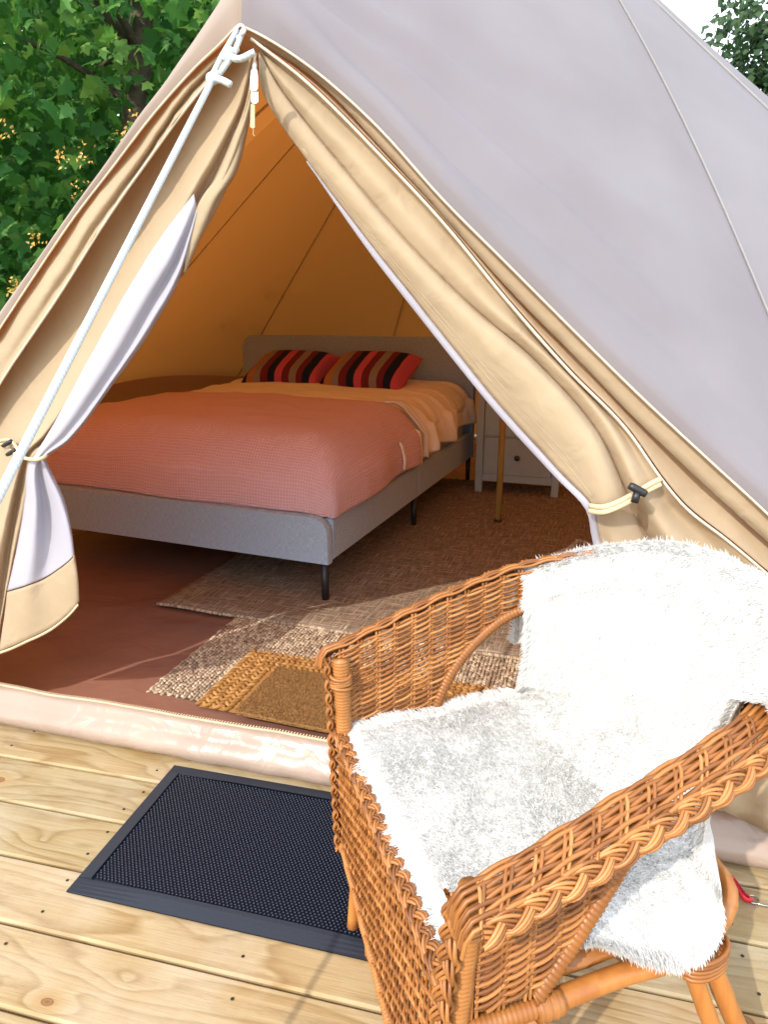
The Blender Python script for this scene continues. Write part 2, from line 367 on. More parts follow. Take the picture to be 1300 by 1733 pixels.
M['coir'] = simple('coir bristle', (.33, .175, .065), .95, spec=.1, var=.35, vscale=170., bmp=(260., 1., .01))
M['rubber'] = simple('black rubber', (.006, .011, .024), .40, spec=.5, bmp=(300., .15, .002))
M['rubber_rim'] = simple('black rubber rim', (.018, .024, .036), .5, spec=.4, bmp=(200., .2, .002))
M['cane'] = None
def cane():
    m, t, p, o = nodes('varnished rattan'); v = coords(t); g_ = N(t, 'ShaderNodeNewGeometry')
    n = N(t, 'ShaderNodeTexNoise', Scale=22., Detail=3.); L(t, v, n.inputs['Vector'])
    f = math_(t, 'ADD', math_(t, 'MULTIPLY', g_.outputs['Random Per Island'], .6), math_(t, 'MULTIPLY', n.outputs['Fac'], .4))
    L(t, ramp(t, f, [(.15, (.16, .055, .014)), (.25, (.21, .078, .02)), (.5, (.32, .122, .03)), (.8, (.47, .21, .065))]), p.inputs['Base Color'])
    p.inputs['Roughness'].default_value = .38; p.inputs['Specular IOR Level'].default_value = .45
    n2 = N(t, 'ShaderNodeTexNoise', Scale=250.); L(t, v, n2.inputs['Vector']); L(t, bump(t, n2.outputs['Fac'], .25, .001), p.inputs['Normal'])
    return m
M['cane'] = cane()
def bamboo():
    m, t, p, o = nodes('varnished bamboo pole'); v = coords(t, (40, 40, 3))
    n = N(t, 'ShaderNodeTexNoise', Scale=1., Detail=4.); L(t, v, n.inputs['Vector'])
    L(t, ramp(t, n.outputs['Fac'], [(.3, (.36, .13, .03)), (.6, (.48, .195, .045)), (.8, (.41, .155, .036))]), p.inputs['Base Color'])
    p.inputs['Roughness'].default_value = .35; return m
M['bamboo'] = bamboo()
def fur_mat():
    m, t, p, o = nodes('white faux fur'); p.inputs['Base Color'].default_value = (.755, .75, .73, 1); p.inputs['Roughness'].default_value = .8
    p.inputs['Specular IOR Level'].default_value = .15
    tr = N(t, 'ShaderNodeBsdfTranslucent'); tr.inputs['Color'].default_value = (.80, .80, .78, 1); ms = N(t, 'ShaderNodeMixShader'); ms.inputs[0].default_value = .3
    L(t, p.outputs[0], ms.inputs[1]); L(t, tr.outputs[0], ms.inputs[2]); L(t, ms.outputs[0], o.inputs['Surface']); return m
M['fur'] = fur_mat()
M['fur_skin'] = simple('fur backing', (.75, .745, .725), .95, spec=.1, bmp=(220., .9, .006))
def leafmat(name, c0, c1, c2, tcol, tf=.35):
    m, t, p, o = nodes(name); g_ = N(t, 'ShaderNodeNewGeometry'); oi = N(t, 'ShaderNodeObjectInfo')
    f = math_(t, 'FRACT', math_(t, 'ADD', g_.outputs['Random Per Island'], oi.outputs['Random']))
    v = coords(t); n = N(t, 'ShaderNodeTexNoise', Scale=1.3, Detail=2.); L(t, v, n.inputs['Vector'])
    f = math_(t, 'ADD', math_(t, 'MULTIPLY', f, .7), math_(t, 'MULTIPLY', n.outputs['Fac'], .3))
    L(t, ramp(t, f, [(.12, c0), (.5, c1), (.82, c2)]), p.inputs['Base Color']); p.inputs['Roughness'].default_value = .5; p.inputs['Specular IOR Level'].default_value = .25
    tr = N(t, 'ShaderNodeBsdfTranslucent'); tr.inputs['Color'].default_value = (*tcol, 1); ms = N(t, 'ShaderNodeMixShader'); ms.inputs[0].default_value = tf
    L(t, p.outputs[0], ms.inputs[1]); L(t, tr.outputs[0], ms.inputs[2]); L(t, ms.outputs[0], o.inputs['Surface']); return m
M['leaf'] = leafmat('maple leaf', (.024, .095, .030), (.07, .22, .05), (.21, .36, .07), (.2, .5, .08))
M['leaf_far'] = leafmat('distant leaf', (.03, .07, .035), (.05, .10, .045), (.08, .14, .06), (.1, .2, .06), .25)
M['seed'] = simple('yellow maple keys', (.48, .30, .05), .6, var=.3, vscale=30)
M['bark'] = simple('grey brown bark', (.10, .075, .055), .9, var=.4, vscale=14, bmp=(22., .9, .03))
M['grass'] = simple('grass ground', (.06, .10, .03), .95, spec=.1, var=.5, vscale=1.2, bmp=(40., .8, .05))
M['red'] = simple('red ribbon', (.62, .02, .03), .5)
M['ribbon_white'] = simple('white ribbon print', (.8, .8, .8), .5)
M['ribbon_ink'] = simple('dark blue print', (.03, .03, .12), .5)

# ------------------------------------------------------------------ ground and deck
mb = MB(); mb.grid([[(x, y, -.42) for x in (-120, -30, -8, 0, 8, 30, 120)] for y in (-120, -30, -8, 0, 8, 30, 120)][::-1])
g_ = mb.build('ground', M['grass'], smooth=False); g_['kind'] = 'structure'
DANG = math.radians(-13.6)
mb = MB()
for k in range(-6, 16): mb.box((-1.44+.47*k-.022, -2.2, -.19), (-1.44+.47*k+.022, 8.8, -.033))
for yy in (-2.2, 3.2, 8.77): mb.box((-4.4, yy, -.40), (5.9, yy+.05, -.195))
deck = mb.build('deck', M['pine'], smooth=False); deck['kind'] = 'structure'; deck.rotation_euler = (0, 0, DANG)
GAP0 = 1.052; PW = .154
pm = MB(); pm.box((-4.6, -PW/2+.0028, -.030), (6.0, PW/2-.0028, 0), .0045)
plank0 = None
screws = MB()
for k in range(-20, 48):
    yc = GAP0+PW*(k+.5)
    if plank0 is None: plank0 = pm.build('plank', M['pine'], deck, smooth=False); pl = plank0
    else: pl = link_copy(plank0, deck)
    pl.location = (random.uniform(-.05, .05), yc, random.uniform(-.0015, .0)); pl.rotation_euler = (random.uniform(-.006, .006), 0, random.uniform(-.0004, .0004))
    if -4 < k < 4:
        for j in range(-4, 8):
            for e in (-.038, .040):
                x = -1.44+.47*j+random.uniform(-.012, .012); y = yc+e+random.uniform(-.008, .008)
                screws.lathe([(0, .0006), (.0016, .0006), (.0030, .0011), (.0035, .0004)], (x, y, .0), 8)
screws.build('screw', simple('dark screw head', (.02, .016, .014), .5), deck, kind='stuff')

# ------------------------------------------------------------------ tent
POLE = np.array([.67, 3.83, 0.]); APEX = np.array([.67, 3.83, 3.12])
A = on_y(410, 45, 1.70); Cc = np.array([1.65, 1.03, 0]); Dd = np.array([-2.05, 2.09, 0])
DN = np.cross(Cc-A, Dd-A); DN /= np.linalg.norm(DN); DN = -DN if DN[1] > 0 else DN        # outward normal of the doorway plane
def dp(u, v, o=0.):
    r = ray(u, v); t = (np.dot(A-CAM, DN)+o)/np.dot(r, DN); return CAM+t*r
R = 2.65; EZ = .66
tent = thing('bell_tent', 'sand coloured canvas bell tent pitched on the timber deck with its door tied open', 'tent', (0,0,0))
def roofpt(rim, t, sag):
    p = APEX*(1-t)+rim*t
    n = np.array([rim[0]-APEX[0], rim[1]-APEX[1], 0]); ln = np.linalg.norm(n); n /= ln; s_ = (APEX[2]-rim[2])
    n = np.array([n[0]*s_, n[1]*s_, ln]); n /= np.linalg.norm(n)
    return p+n*sag*4*t*(1-t)
def rad_at(a):
    a = a % 360; f = max(0., min(1., (100-abs(a-115))/35)); f = f*f*(3-2*f)
    return R+.45*f
def circ(a): r_ = rad_at(a); return np.array([POLE[0]+r_*math.cos(math.radians(a)), POLE[1]+r_*math.sin(math.radians(a)), EZ])
# hem and pole lines of the doorway, given as points of the doorway plane
hemR = catmull([dp(*q) for q in [(408,44),(445,62),(500,96),(565,146),(650,226),(750,338),(862,450),(980,568),(1088,674),(1200,778),(1300,870),(1460,1025)]], 60)
polR = catmull([dp(*q, -.02) for q in [(428,-70),(455,-40),(512,22),(580,92),(665,172),(765,285),(878,400),(998,520),(1108,630),(1222,738),(1324,834),(1478,1005)]], 60)
hemL = catmull([dp(*q) for q in [(404,44),(397,50),(370,78),(323,123),(255,200),(190,285),(123,372),(60,465),(0,556),(-90,690),(-190,830)]], 50)
polL = catmull([dp(*q, -.015) for q in [(420,-70),(400,-38),(355,28),(298,112),(240,195),(183,280),(108,384),(52,462),(-8,540),(-98,670),(-200,815)]], 50)
polL[0] = polR[0]; hemL[0] = hemR[0]
SAGR = .125
def wrinkle_R(q, a):
    """soft creases running down from the A-frame top, q = fraction from the pole line towards the tent apex, a = fraction along the hem"""
    z = 0
    for c, w_, h in ((.03, .012, -.016), (.062, .015, .014), (.10, .018, -.018), (.14, .022, .015), (.20, .034, -.014), (.28, .045, .012)):
        cc = c*(.35+1.1*a)+.008*math.sin(9*a+c*40); z += h*(.5+.5*math.sin(PI*min(1, a*1.15)))*math.exp(-((q-cc)/w_)**2)
    z += .004*mnoise(Vector((q*7, a*3, 1.3)))
    return z*(1-a**5)
def door_panel(pol, hem, wr, sag, name, mat):
    mb = MB(); n = len(pol); rows = []
    for j in range(n):
        a = j/(n-1); col = []
        for t in 1-.96*np.linspace(1, 0, 90)**1.7:
            p = roofpt(pol[j], t, sag*(math.sin(PI*min(1, a*.5))*1.0)); q = 1-t
            nn = np.cross(pol[min(n-1, j+1)]-pol[max(0, j-1)], APEX-pol[j]); nn /= np.linalg.norm(nn); nn = nn if nn[2] > 0 else -nn
            col.append(p+nn*wr(q, a))
        for s_ in (.12, .35, .62, 1.):
            p = pol[j]*(1-s_)+hem[j]*s_+DN*(.018*math.sin(PI*min(1, s_*1.1)))
            col.append(p+DN*(.004*mnoise(Vector((j*.25, s_*2, 0)))))
        rows.append(col)
    mb.grid(rows); o = mb.build(name, mat, tent, face=(.67, 3.83, .6)); return o, rows
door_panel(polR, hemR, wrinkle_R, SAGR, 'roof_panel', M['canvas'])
door_panel(polL, hemL, lambda q, a: .006*mnoise(Vector((q*6, a*4, 4.))), .05, 'roof_panel', M['canvas_sun_tint'])
G_R = polR[-1]; G_L = polL[-1]
# hem fold (stitched double edge) along the doorway
for hem in (hemR, hemL):
    mb = MB(); mb.tube([p+DN*.002 for p in hem], .0028, 6); mb.build('roof_hem', M['piping'], tent)
angR = math.degrees(math.atan2(G_R[1]-POLE[1], G_R[0]-POLE[0])) % 360
angL = math.degrees(math.atan2(G_L[1]-POLE[1], G_L[0]-POLE[0])) % 360
seams = [(angR, G_R)]+[(a, circ(a)) for a in (303., 331., 358., 385., 412., 439., 462.5, 489.8, 517., 544.3)]+[(angL+360, G_L)]
def seam_sag(k): return {0: SAGR, len(seams)-1: .05}.get(k, -.015 if k <= 4 else .03)
for k in range(len(seams)-1):
    (a0, r0), (a1, r1) = seams[k], seams[k+1]; mb = MB(); rows = []; wall = MB(); wr_ = []
    for j in range(13):
        f = j/12; an = a0+(a1-a0)*f
        rim = circ(an) if 0 < k < len(seams)-2 else (r0*(1-f)+r1*f)+np.array([(POLE[0]+R*math.cos(math.radians(an)))-(r0*(1-f)+r1*f)[0], (POLE[1]+R*math.sin(math.radians(an)))-(r0*(1-f)+r1*f)[1], 0])*math.sin(PI*f)
        rim = rim.copy(); rim[2] += .05*math.sin(PI*f)
        sg = seam_sag(k)*(1-f)+seam_sag(k+1)*f-.02*math.sin(PI*f)
        rows.append([roofpt(rim, t, sg)+np.array([0, 0, .006*math.sin(PI*f)*mnoise(Vector((an*.1, t*5, 2.)))]) for t in np.linspace(.03, 1, 30)])
        c = rim-np.array([POLE[0], POLE[1], rim[2]]); c /= np.linalg.norm(c); rows[-1] += [rim+c*.012+np.array([0,0,-.03]), rim+c*.016+np.array([0,0,-.085-.008*math.sin(j*1.7)])]
        c = rim-np.array([POLE[0], POLE[1], rim[2]]); c /= np.linalg.norm(c)
        wr_.append([rim-c*.004+np.array([0,0,-.002]), rim-c*.015+np.array([0,0,-.12]), np.array([rim[0]-c[0]*.02, rim[1]-c[1]*.02, .3]), np.array([rim[0], rim[1], .015])])
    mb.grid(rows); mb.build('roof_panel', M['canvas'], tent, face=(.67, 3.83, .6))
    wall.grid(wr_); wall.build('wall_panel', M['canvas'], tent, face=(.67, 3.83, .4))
for k, (a, r) in enumerate(seams):                                     # felled seams, a band inside and out
    for off, mat_ in ((.0035, M['seam_out']), (-.0045, M['seam'])):
        mb = MB(); pts = []
        for t in np.linspace(.03, .995, 40):
            p = roofpt(r, t, seam_sag(k)); n = np.array([r[0]-POLE[0], r[1]-POLE[1], 2.2]); n /= np.linalg.norm(n); pts.append(p+n*off)
        mb.tube(pts, .0045, 6, flat=.35, up=(0,0,1)); mb.build('roof_seam', mat_, tent)

def loft(curves, ts, sub):
    """curves: list of (stations [(t,u,v,off)...]) -> grid of 3D points, ts rows, sub samples between curves"""
    cols = []
    for c in curves:
        c = np.array(c, float); uvo = interp_curve(c[:,0], c[:,1:], ts); cols.append(uvo)
    cols = np.array(cols)                      # curve, t, (u,v,o)
    k = len(curves); rows = []
    for q in range(len(ts)):
        P = cols[:, q, :]; rows.append(catmull(P, (k-1)*sub+1))
    return np.array([[dp(u, v, o) for u, v, o in row] for row in rows])
def flap(name, curves, t0, t1, nt_, sub, mat, rough=.003):
    P = loft(curves, np.linspace(t0, t1, nt_), sub)
    for i in range(P.shape[0]):
        for j in range(P.shape[1]):
            p = P[i, j]; P[i, j] = p+DN*(rough*mnoise(Vector((p[0]*14, p[1]*3, p[2]*6)))+rough*.7*(1-abs(mnoise(Vector((p[0]*9+p[2]*7, 3., p[2]*3-p[0]*3)))))**6)
    mb = MB(); mb.grid(P); return mb.build(name, mat, tent, thick=.0015)
# ---- right hand door flap
inner = [(0,437,88,-.03),(.1,447,162,-.03),(.25,540,298,-.03),(.4,640,428,-.03),(.55,745,560,-.03),(.7,850,690,-.02),(.85,952,802,-.005),(.95,1004,857,.02),(1.03,1014,900,.0),(1.15,1027,965,-.01),(1.5,1040,1180,-.01),(1.8,1060,1330,-.01)]
r1a = [(0,437,89,-.022),(.1,455,160,-.012),(.25,556,296,.0),(.4,662,424,.006),(.55,775,546,.014),(.7,885,664,.026),(.85,985,770,.045),(.95,1022,850,.04),(1.03,1035,895,.015),(1.15,1052,958,.02),(1.5,1075,1180,.02),(1.8,1095,1330,.02)]
r1b = [(0,438,89,-.02),(.1,466,160,-.008),(.25,580,304,.008),(.4,680,424,.012),(.55,790,534,.02),(.7,905,630,.034),(.85,1005,748,.044),(.95,1045,842,.035),(1.03,1058,886,.0),(1.15,1080,948,.005),(1.5,1100,1180,.0),(1.8,1125,1330,.0)]
val = [(0,439,88,-.03),(.1,482,160,-.035),(.25,604,312,-.03),(.4,698,420,-.03),(.55,800,520,-.032),(.7,908,612,-.036),(.85,1015,735,-.03),(.95,1062,836,-.01),(1.03,1080,878,-.03),(1.15,1108,940,-.045),(1.5,1135,1180,-.04),(1.8,1160,1330,-.04)]
r2a = [(0,440,86,-.02),(.1,492,152,-.004),(.25,622,290,.0),(.4,728,408,.0),(.55,830,518,.004),(.7,935,612,.004),(.85,1035,728,.012),(.95,1082,828,.03),(1.03,1108,870,.015),(1.15,1145,930,.02),(1.5,1200,1160,.02),(1.8,1230,1320,.02)]
r2b = [(0,440,82,-.03),(.1,515,146,-.03),(.25,652,286,-.03),(.4,748,392,-.028),(.55,850,508,-.028),(.7,952,618,-.03),(.85,1052,728,-.025),(.95,1104,818,.0),(1.03,1140,864,-.02),(1.15,1195,922,-.02),(1.5,1310,1130,-.02),(1.8,1370,1300,-.02)]
pip = [(0,425,66,.0),(.1,520,140,.002),(.25,660,280,.004),(.4,758,386,.006),(.55,858,508,.006),(.7,962,626,.006),(.85,1060,726,.006),(.95,1121,812,.008),(1.03,1162,860,.006),(1.15,1232,915,.004),(1.5,1400,1060,.0),(1.8,1530,1180,.0)]
def flat(c, k): return [(t, u, v, o*(k if t < .9 else 1)) for t, u, v, o in c]
def mid(a, b, f, do=0.): return [(p[0], p[1]*(1-f)+q[1]*f, p[2]*(1-f)+q[2]*f, p[3]*(1-f)+q[3]*f+do) for p, q in zip(a, b)]
inner, r1a, r1b, val, r2a, r2b, pip = [flat(c, .62) for c in (inner, r1a, r1b, val, r2a, r2b, pip)]
lip1 = mid(r1b, val, .72, .008); lip2 = mid(val, r2a, .22, .004)
flap('door_flap', [inner, r1a, r1b, lip1, val, lip2, r2a, r2b, pip], 0, 1.8, 150, 6, M['door'], .0045)
for cur, do in ((mid(inner, r1a, .35), .0035), (mid(inner, r1a, .55), .0035)):
    mb = MB(); c = np.array(cur); mb.tube([dp(u, v, o+do) for u, v, o in interp_curve(c[:,0], c[:,1:], np.linspace(.2, .93, 60))], .0007, 4); mb.build('stitch_line', M['seam'], tent)
mb = MB(); c = np.array(pip); pts = [dp(u, v, o+.004) for u, v, o in interp_curve(c[:,0], c[:,1:], np.linspace(0, 1.8, 90))]; mb.tube(pts, .0032, 7); mb.build('door_piping', M['piping'], tent)
def shift(curve, du, do, dv=0): return [(t, u+du, v+dv, o+do) for t, u, v, o in curve]
p2 = shift(pip, 4, -.03, -3); 
hem_in = [(0,430,50,-.05),(.1,545,118,-.05),(.25,690,262,-.06),(.4,800,378,-.06),(.55,905,488,-.06),(.7,1010,588,-.06),(.85,1108,684,-.06),(.95,1180,750,-.06),(1.03,1235,800,-.06),(1.15,1310,868,-.06),(1.5,1500,1040,-.05),(1.8,1620,1160,-.05)]
pm_ = [(t, (a[1]*.55+b[1]*.45), (a[2]*.55+b[2]*.45), -.055) for t, a, b in zip([q[0] for q in pip], pip, hem_in)]
flap('door_side_panel', [p2, pm_, hem_in], 0, 1.8, 70, 5, M['door'], .006)
# the facing doubled on the back of the hem, catching light beside the roof edge
hem_face = [(t, u+4, v-3, -.012) for t, u, v, o in hem_in]
fc2 = [(t, u-18-26*min(1, t), v+8+10*min(1, t), -.022) for t, u, v, o in hem_in]
flap('hem_facing', [hem_face, fc2], 0, 1.8, 70, 3, M['door'], .003)
trim_o = [(t, u-(0 if t < .22 else min(13, (t-.22)*60)), v+(0 if t < .22 else 4), o-.006) for t, u, v, o in inner]
flap('flap_lining', [shift(inner, 1, -.004), trim_o], .22, 1.8, 70, 2, M['lining'], .001)
# tie back strap with toggle
mb = MB(); tie = [dp(998,856,.03), dp(1022,858,.062), dp(1050,848,.06), dp(1080,832,.055), dp(1100,820,.035), dp(1120,810,.02)]
T_ = catmull(tie, 30); mb.tube(T_, .0055, 8, flat=.6); mb.tube(T_+np.array([0, 0, -.011])+DN*.002, .0055, 8, flat=.6)
strap = mb.build('tie_strap', M['strap'], tent)
mb = MB(); q = dp(1080, 829, .075); ax = dp(1093, 836, .075)-dp(1067, 822, .075); ax /= np.linalg.norm(ax)
mb.tube([q-ax*.019, q-ax*.012, q+ax*.012, q+ax*.019], [.007, .0085, .0085, .007], 10); mb.tube([q+np.array([0,0,-.005]), q+np.array([-.004,0,-.026])], [.0075, .0085], 10)
mb.build('toggle', M['black_plastic'], strap)
# ---- left hand side: fixed panel, flap, white lining
hl = [(0,408,46,-.03),(.1,372,80,-.03),(.25,320,128,-.03),(.4,254,204,-.03),(.6,155,330,-.03),(.8,60,468,-.03),(1.,-40,615,-.03),(1.4,-200,850,-.03),(1.95,-420,1170,-.03)]
lm1 = [(0,407,60,-.02),(.1,374,92,-.01),(.25,322,146,-.008),(.4,262,228,-.005),(.6,178,342,.004),(.8,85,478,.004),(1.,-10,620,.0),(1.4,-170,870,.0),(1.95,-400,1190,.0)]
lm2 = [(0,406,72,-.02),(.1,374,102,-.028),(.25,320,164,-.03),(.4,262,246,-.026),(.6,182,358,-.01),(.8,92,498,-.005),(1.,0,635,.0),(1.4,-150,880,.0),(1.95,-380,1200,.0)]
lp = [(0,405,84,.0),(.1,376,112,.0),(.25,316,182,.004),(.4,250,272,.008),(.6,180,372,.01),(.8,96,505,.01),(1.,2,645,.01),(1.4,-130,890,.01),(1.95,-350,1210,.01)]
flap('door_side_panel', [hl, lm1, lm2, lp], 0, 1.95, 80, 6, M['door'], .006)
mb = MB(); c = np.array(lp); pts = [dp(u, v, o+.002) for u, v, o in interp_curve(c[:,0], c[:,1:], np.linspace(0, 1.4, 70))]; mb.tube(pts, .0028, 7); mb.build('door_piping', M['piping'], tent)
k0 = [(0,398,80,-.06),(.15,335,128,-.07),(.35,228,250,-.08),(.55,130,366,-.08),(.75,30,505,-.08),(.9,-40,625,-.07),(1.,-100,730,-.07),(1.15,-190,830,-.05),(1.45,-320,1040,-.03),(1.7,-380,1210,-.03)]
k1 = [(0,412,86,-.045),(.15,374,165,-.055),(.35,290,300,-.06),(.55,205,425,-.058),(.75,122,565,-.05),(.9,45,705,-.02),(1.,10,770,.0),(1.15,-40,860,-.01),(1.45,-130,1060,-.02),(1.7,-170,1220,-.02)]
k2 = [(0,420,88,-.04),(.15,392,175,-.045),(.35,312,312,-.04),(.55,232,445,-.03),(.75,148,590,-.02),(.9,68,722,.015),(1.,36,768,.03),(1.15,4,850,.01),(1.45,-60,1040,.0),(1.7,-90,1190,.0)]
k3 = [(0,426,90,-.035),(.15,403,180,-.025),(.35,328,320,-.005),(.55,252,452,.005),(.75,170,598,.01),(.9,78,730,.03),(1.,42,768,.04),(1.15,18,845,.03),(1.45,-20,1030,.02),(1.7,-40,1170,.02)]
k4 = [(0,430,90,-.04),(.15,412,180,-.045),(.35,346,322,-.045),(.55,270,455,-.04),(.75,186,602,-.035),(.9,84,734,.0),(1.,48,768,.02),(1.15,30,840,-.01),(1.45,2,1020,-.02),(1.7,-18,1150,-.02)]
k5 = [(0,433,90,-.03),(.15,420,182,-.015),(.35,362,330,.0),(.55,282,462,.004),(.75,196,610,.004),(.9,92,738,.02),(1.,56,769,.035),(1.15,40,838,.012),(1.45,8,1010,.01),(1.7,-14,1128,.01)]
k6 = [(0,436,90,-.035),(.15,428,180,-.035),(.35,378,330,-.03),(.55,296,470,-.028),(.75,206,614,-.025),(.9,98,742,.01),(1.,62,770,.028),(1.15,52,840,.0),(1.45,14,1000,-.01),(1.7,-6,1112,-.01)]
flap('door_flap', [k0, k1, k2, k3, k4, k5, k6], 0, 1.7, 120, 6, M['door'])
# inner edge strip (sand) near the top, then the white lining turned outwards
e1 = [(0,437,92,-.03),(.15,428,186,-.02),(.35,385,332,-.012),(.55,330,440,-.02)]
e2 = [(0,438,96,-.04),(.15,431,190,-.03),(.35,398,300,-.03),(.55,352,370,-.035)]
w0 = [(.3,328,328,.012),(.45,276,396,.016),(.6,222,480,.018),(.75,160,590,.022),(.9,92,715,.036),(.97,62,764,.044),(1.03,47,790,.034),(1.15,42,845,.022),(1.35,28,930,.02),(1.5,12,1000,.018)]
w1 = [(.3,330,340,.014),(.45,292,425,.034),(.6,246,500,.036),(.75,184,606,.036),(.9,104,727,.046),(.97,68,768,.05),(1.03,58,792,.05),(1.15,60,855,.052),(1.35,54,935,.05),(1.5,45,990,.045)]
w2 = [(.3,332,352,.008),(.45,300,440,.01),(.6,254,522,.012),(.75,196,622,.015),(.9,112,736,.034),(.97,71,770,.044),(1.03,66,790,.03),(1.15,76,850,.015),(1.35,82,930,.015),(1.5,78,976,.02)]
w3 = [(.3,332,362,.01),(.45,304,458,.022),(.6,256,545,.025),(.75,198,632,.025),(.9,116,742,.04),(.97,74,772,.046),(1.03,74,786,.04),(1.15,100,845,.03),(1.35,116,910,.03),(1.5,120,945,.03)]
w4 = [(.3,333,368,-.01),(.45,306,466,-.01),(.6,258,554,-.01),(.75,200,638,-.01),(.9,117,745,.015),(.97,76,773,.03),(1.03,78,782,.02),(1.15,106,838,.01),(1.35,120,896,.01),(1.5,124,928,.01)]
flap('flap_lining', [w0, w1, w2, w3, w4], .3, 1.5, 110, 7, M['lining'], .002)
mb = MB(); pts = [dp(424+q*(330-424), 160+q*(352-160)+14*math.sin(q*3.1), -.012) for q in np.linspace(0, 1, 14)]
fe1 = [(0,424,150,-.02),(.5,384,272,-.01),(1.,334,348,.008),(1.4,314,420,.012)]
fe2 = [(0,428,160,-.03),(.5,398,280,-.012),(1.,356,352,.006),(1.4,313,462,.005)]
fe3 = [(0,429,166,-.05),(.5,404,282,-.04),(1.,362,352,-.03),(1.4,312,468,-.03)]
flap('flap_edge_fold', [fe1, fe2, fe3], 0, 1.4, 40, 5, M['door'])
# tan border at the foot of the lining, with zip teeth
b0 = [(0,12,1002,.020),(.5,6,1050,.018),(1.,-2,1102,.012)]
b1 = [(0,45,992,.047),(.5,44,1032,.045),(1.,46,1082,.035)]
b2 = [(0,78,978,.022),(.5,86,1012,.025),(1.,92,1058,.025)]
b3 = [(0,120,947,.032),(.5,127,980,.03),(1.,131,1022,.02)]
b4 = [(0,124,929,.012),(.5,131,972,.01),(1.,130,1006,.0)]
flap('flap_border', [b0, b1, b2, b3, b4], 0, 1, 14, 7, M['door'], .001)
mb = MB(); E_ = catmull([dp(*q) for q in [(-2,1104,.014),(20,1096,.026),(46,1084,.037),(70,1073,.033),(92,1060,.027),(115,1041,.025),(131,1023,.021)]], 60)
mb.tube(E_, .0018, 5)
for p in E_: mb.box(p+np.array([-.0012,-.003,-.0055]), p+np.array([.0012,.003,.001]))
mb.build('flap_zip', M['zip_teeth'], tent)
# left tie back and toggles
mb = MB(); tb = catmull([dp(30,772,.04), dp(44,776,.062), dp(60,778,.068), dp(74,774,.058), dp(80,768,.03)], 20); mb.tube(tb, .005, 8)
mb.tube(catmull([dp(30,772,.04), dp(18,762,.02), dp(8,752,.01), dp(-6,752,.01)], 14), .0045, 7); mb.tube(catmull([dp(36,774,.05), dp(24,752,.03), dp(12,744,.02), dp(-4,748,.01)], 14), .004, 7)
st2 = mb.build('tie_strap', M['strap'], tent)
for (u, v) in ((11, 750), (18, 765)):
    mb = MB(); a0_ = dp(u-7, v+5, .03); a1_ = dp(u+8, v-4, .03); mb.tube([a0_, a0_*.8+a1_*.2, a0_*.2+a1_*.8, a1_], [.005, .0062, .0062, .005], 9); mb.build('toggle', M['black_plastic'], st2)
mb = MB(); mb.grid([[dp(402, 50, -.03), dp(424, 52, -.035), dp(446, 74, -.03)], [dp(404, 80, -.055), dp(424, 84, -.06), dp(450, 90, -.06)], [dp(408, 112, -.06), dp(426, 118, -.075), dp(446, 130, -.07)]]); mb.build('apex_patch', M['door'], tent)
# zip slider hanging in the apex of the opening
mb = MB(); mb.tube([dp(432,104,.0), dp(431,112,.004), dp(430,122,.006)], [.004, .006, .004], 8)
zp = mb.build('zip_slider', M['zip_metal'], tent)
def plate(name, pts_px, off, th, mat, par):
    mb = MB(); lo = [dp(u, v, off) for u, v in pts_px]; hi = [dp(u, v, off+th) for u, v in pts_px]; n = len(lo)
    mb.add(lo+hi, [tuple(range(n)), tuple(range(2*n-1, n-1, -1))]+[(i, i+n, (i+1) % n+n, (i+1) % n) for i in range(n)]); return mb.build(name, mat, par, smooth=False)
plate('pull_plate', [(424,120),(427,116),(434,116),(436,121),(436,150),(433,154),(426,154),(423,150)], .006, .004, M['zip_metal'], zp)
plate('pull_tongue', [(426,152),(434,152),(437,156),(437,172),(434,175),(427,175),(425,172)], .004, .003, M['zip_metal'], zp)
plate('pull_tab', [(424,176),(431,176),(431,216),(427,217),(423,215)], .003, .002, M['strap'], zp)
mb = MB(); mb.tube(catmull([dp(427,216,.004), dp(429,222,.004), dp(428,226,.004), dp(431,231,.004)], 10), .0008, 5); mb.build('loose_thread', M['strap'], zp)

# groundsheet: floor, lip in the doorway, zip along its top
gs = thing('groundsheet', 'brown plastic groundsheet with a shiny pinkish rolled lip across the doorway', 'groundsheet')
lipA, lipB = np.array([-2.15, 2.105, 0]), np.array([1.50, 1.085, 0])
ldir = (lipB-lipA)/np.linalg.norm(lipB-lipA); lin = np.array([-ldir[1], ldir[0], 0])
fl = MB(); rows = []
for i in range(61):
    f = i/60; row = []
    for j in range(45):
        y = j/44; base = lipA+(lipB-lipA)*f+lin*.07
        cx = base+lin*y*4.9
        d = cx[:2]-POLE[:2]; dl = np.linalg.norm(d); mxr = 2.62
        if y > .05 and dl > mxr+.4*(cx[1] > 4.6): cx[:2] = POLE[:2]+d/dl*mxr
        z = .010+.010*(mnoise(Vector((cx[0]*3.5, cx[1]*6, 0)))+.6*mnoise(Vector((cx[0]*9+cx[1]*4, cx[1]*12, 3.))))
        if cx[1] < 2.75 and cx[0] < -.5: z += .016*max(0, mnoise(Vector((cx[0]*2.2+cx[1]*1.2, cx[1]*9, 7.))))
        row.append((cx[0], cx[1], max(.003, z)))
    rows.append(row)
fl.grid(rows); fl.build('floor_sheet', M['ground_in'], gs)
mb = MB(); rows = []
prof = [(.075,.004),(.066,.045),(.052,.084),(.036,.102),(.020,.106),(.008,.098),(.000,.080),(-.010,.066),(-.030,.054),(-.037,.034),(-.030,.014),(-.008,.002)]
NL = 220
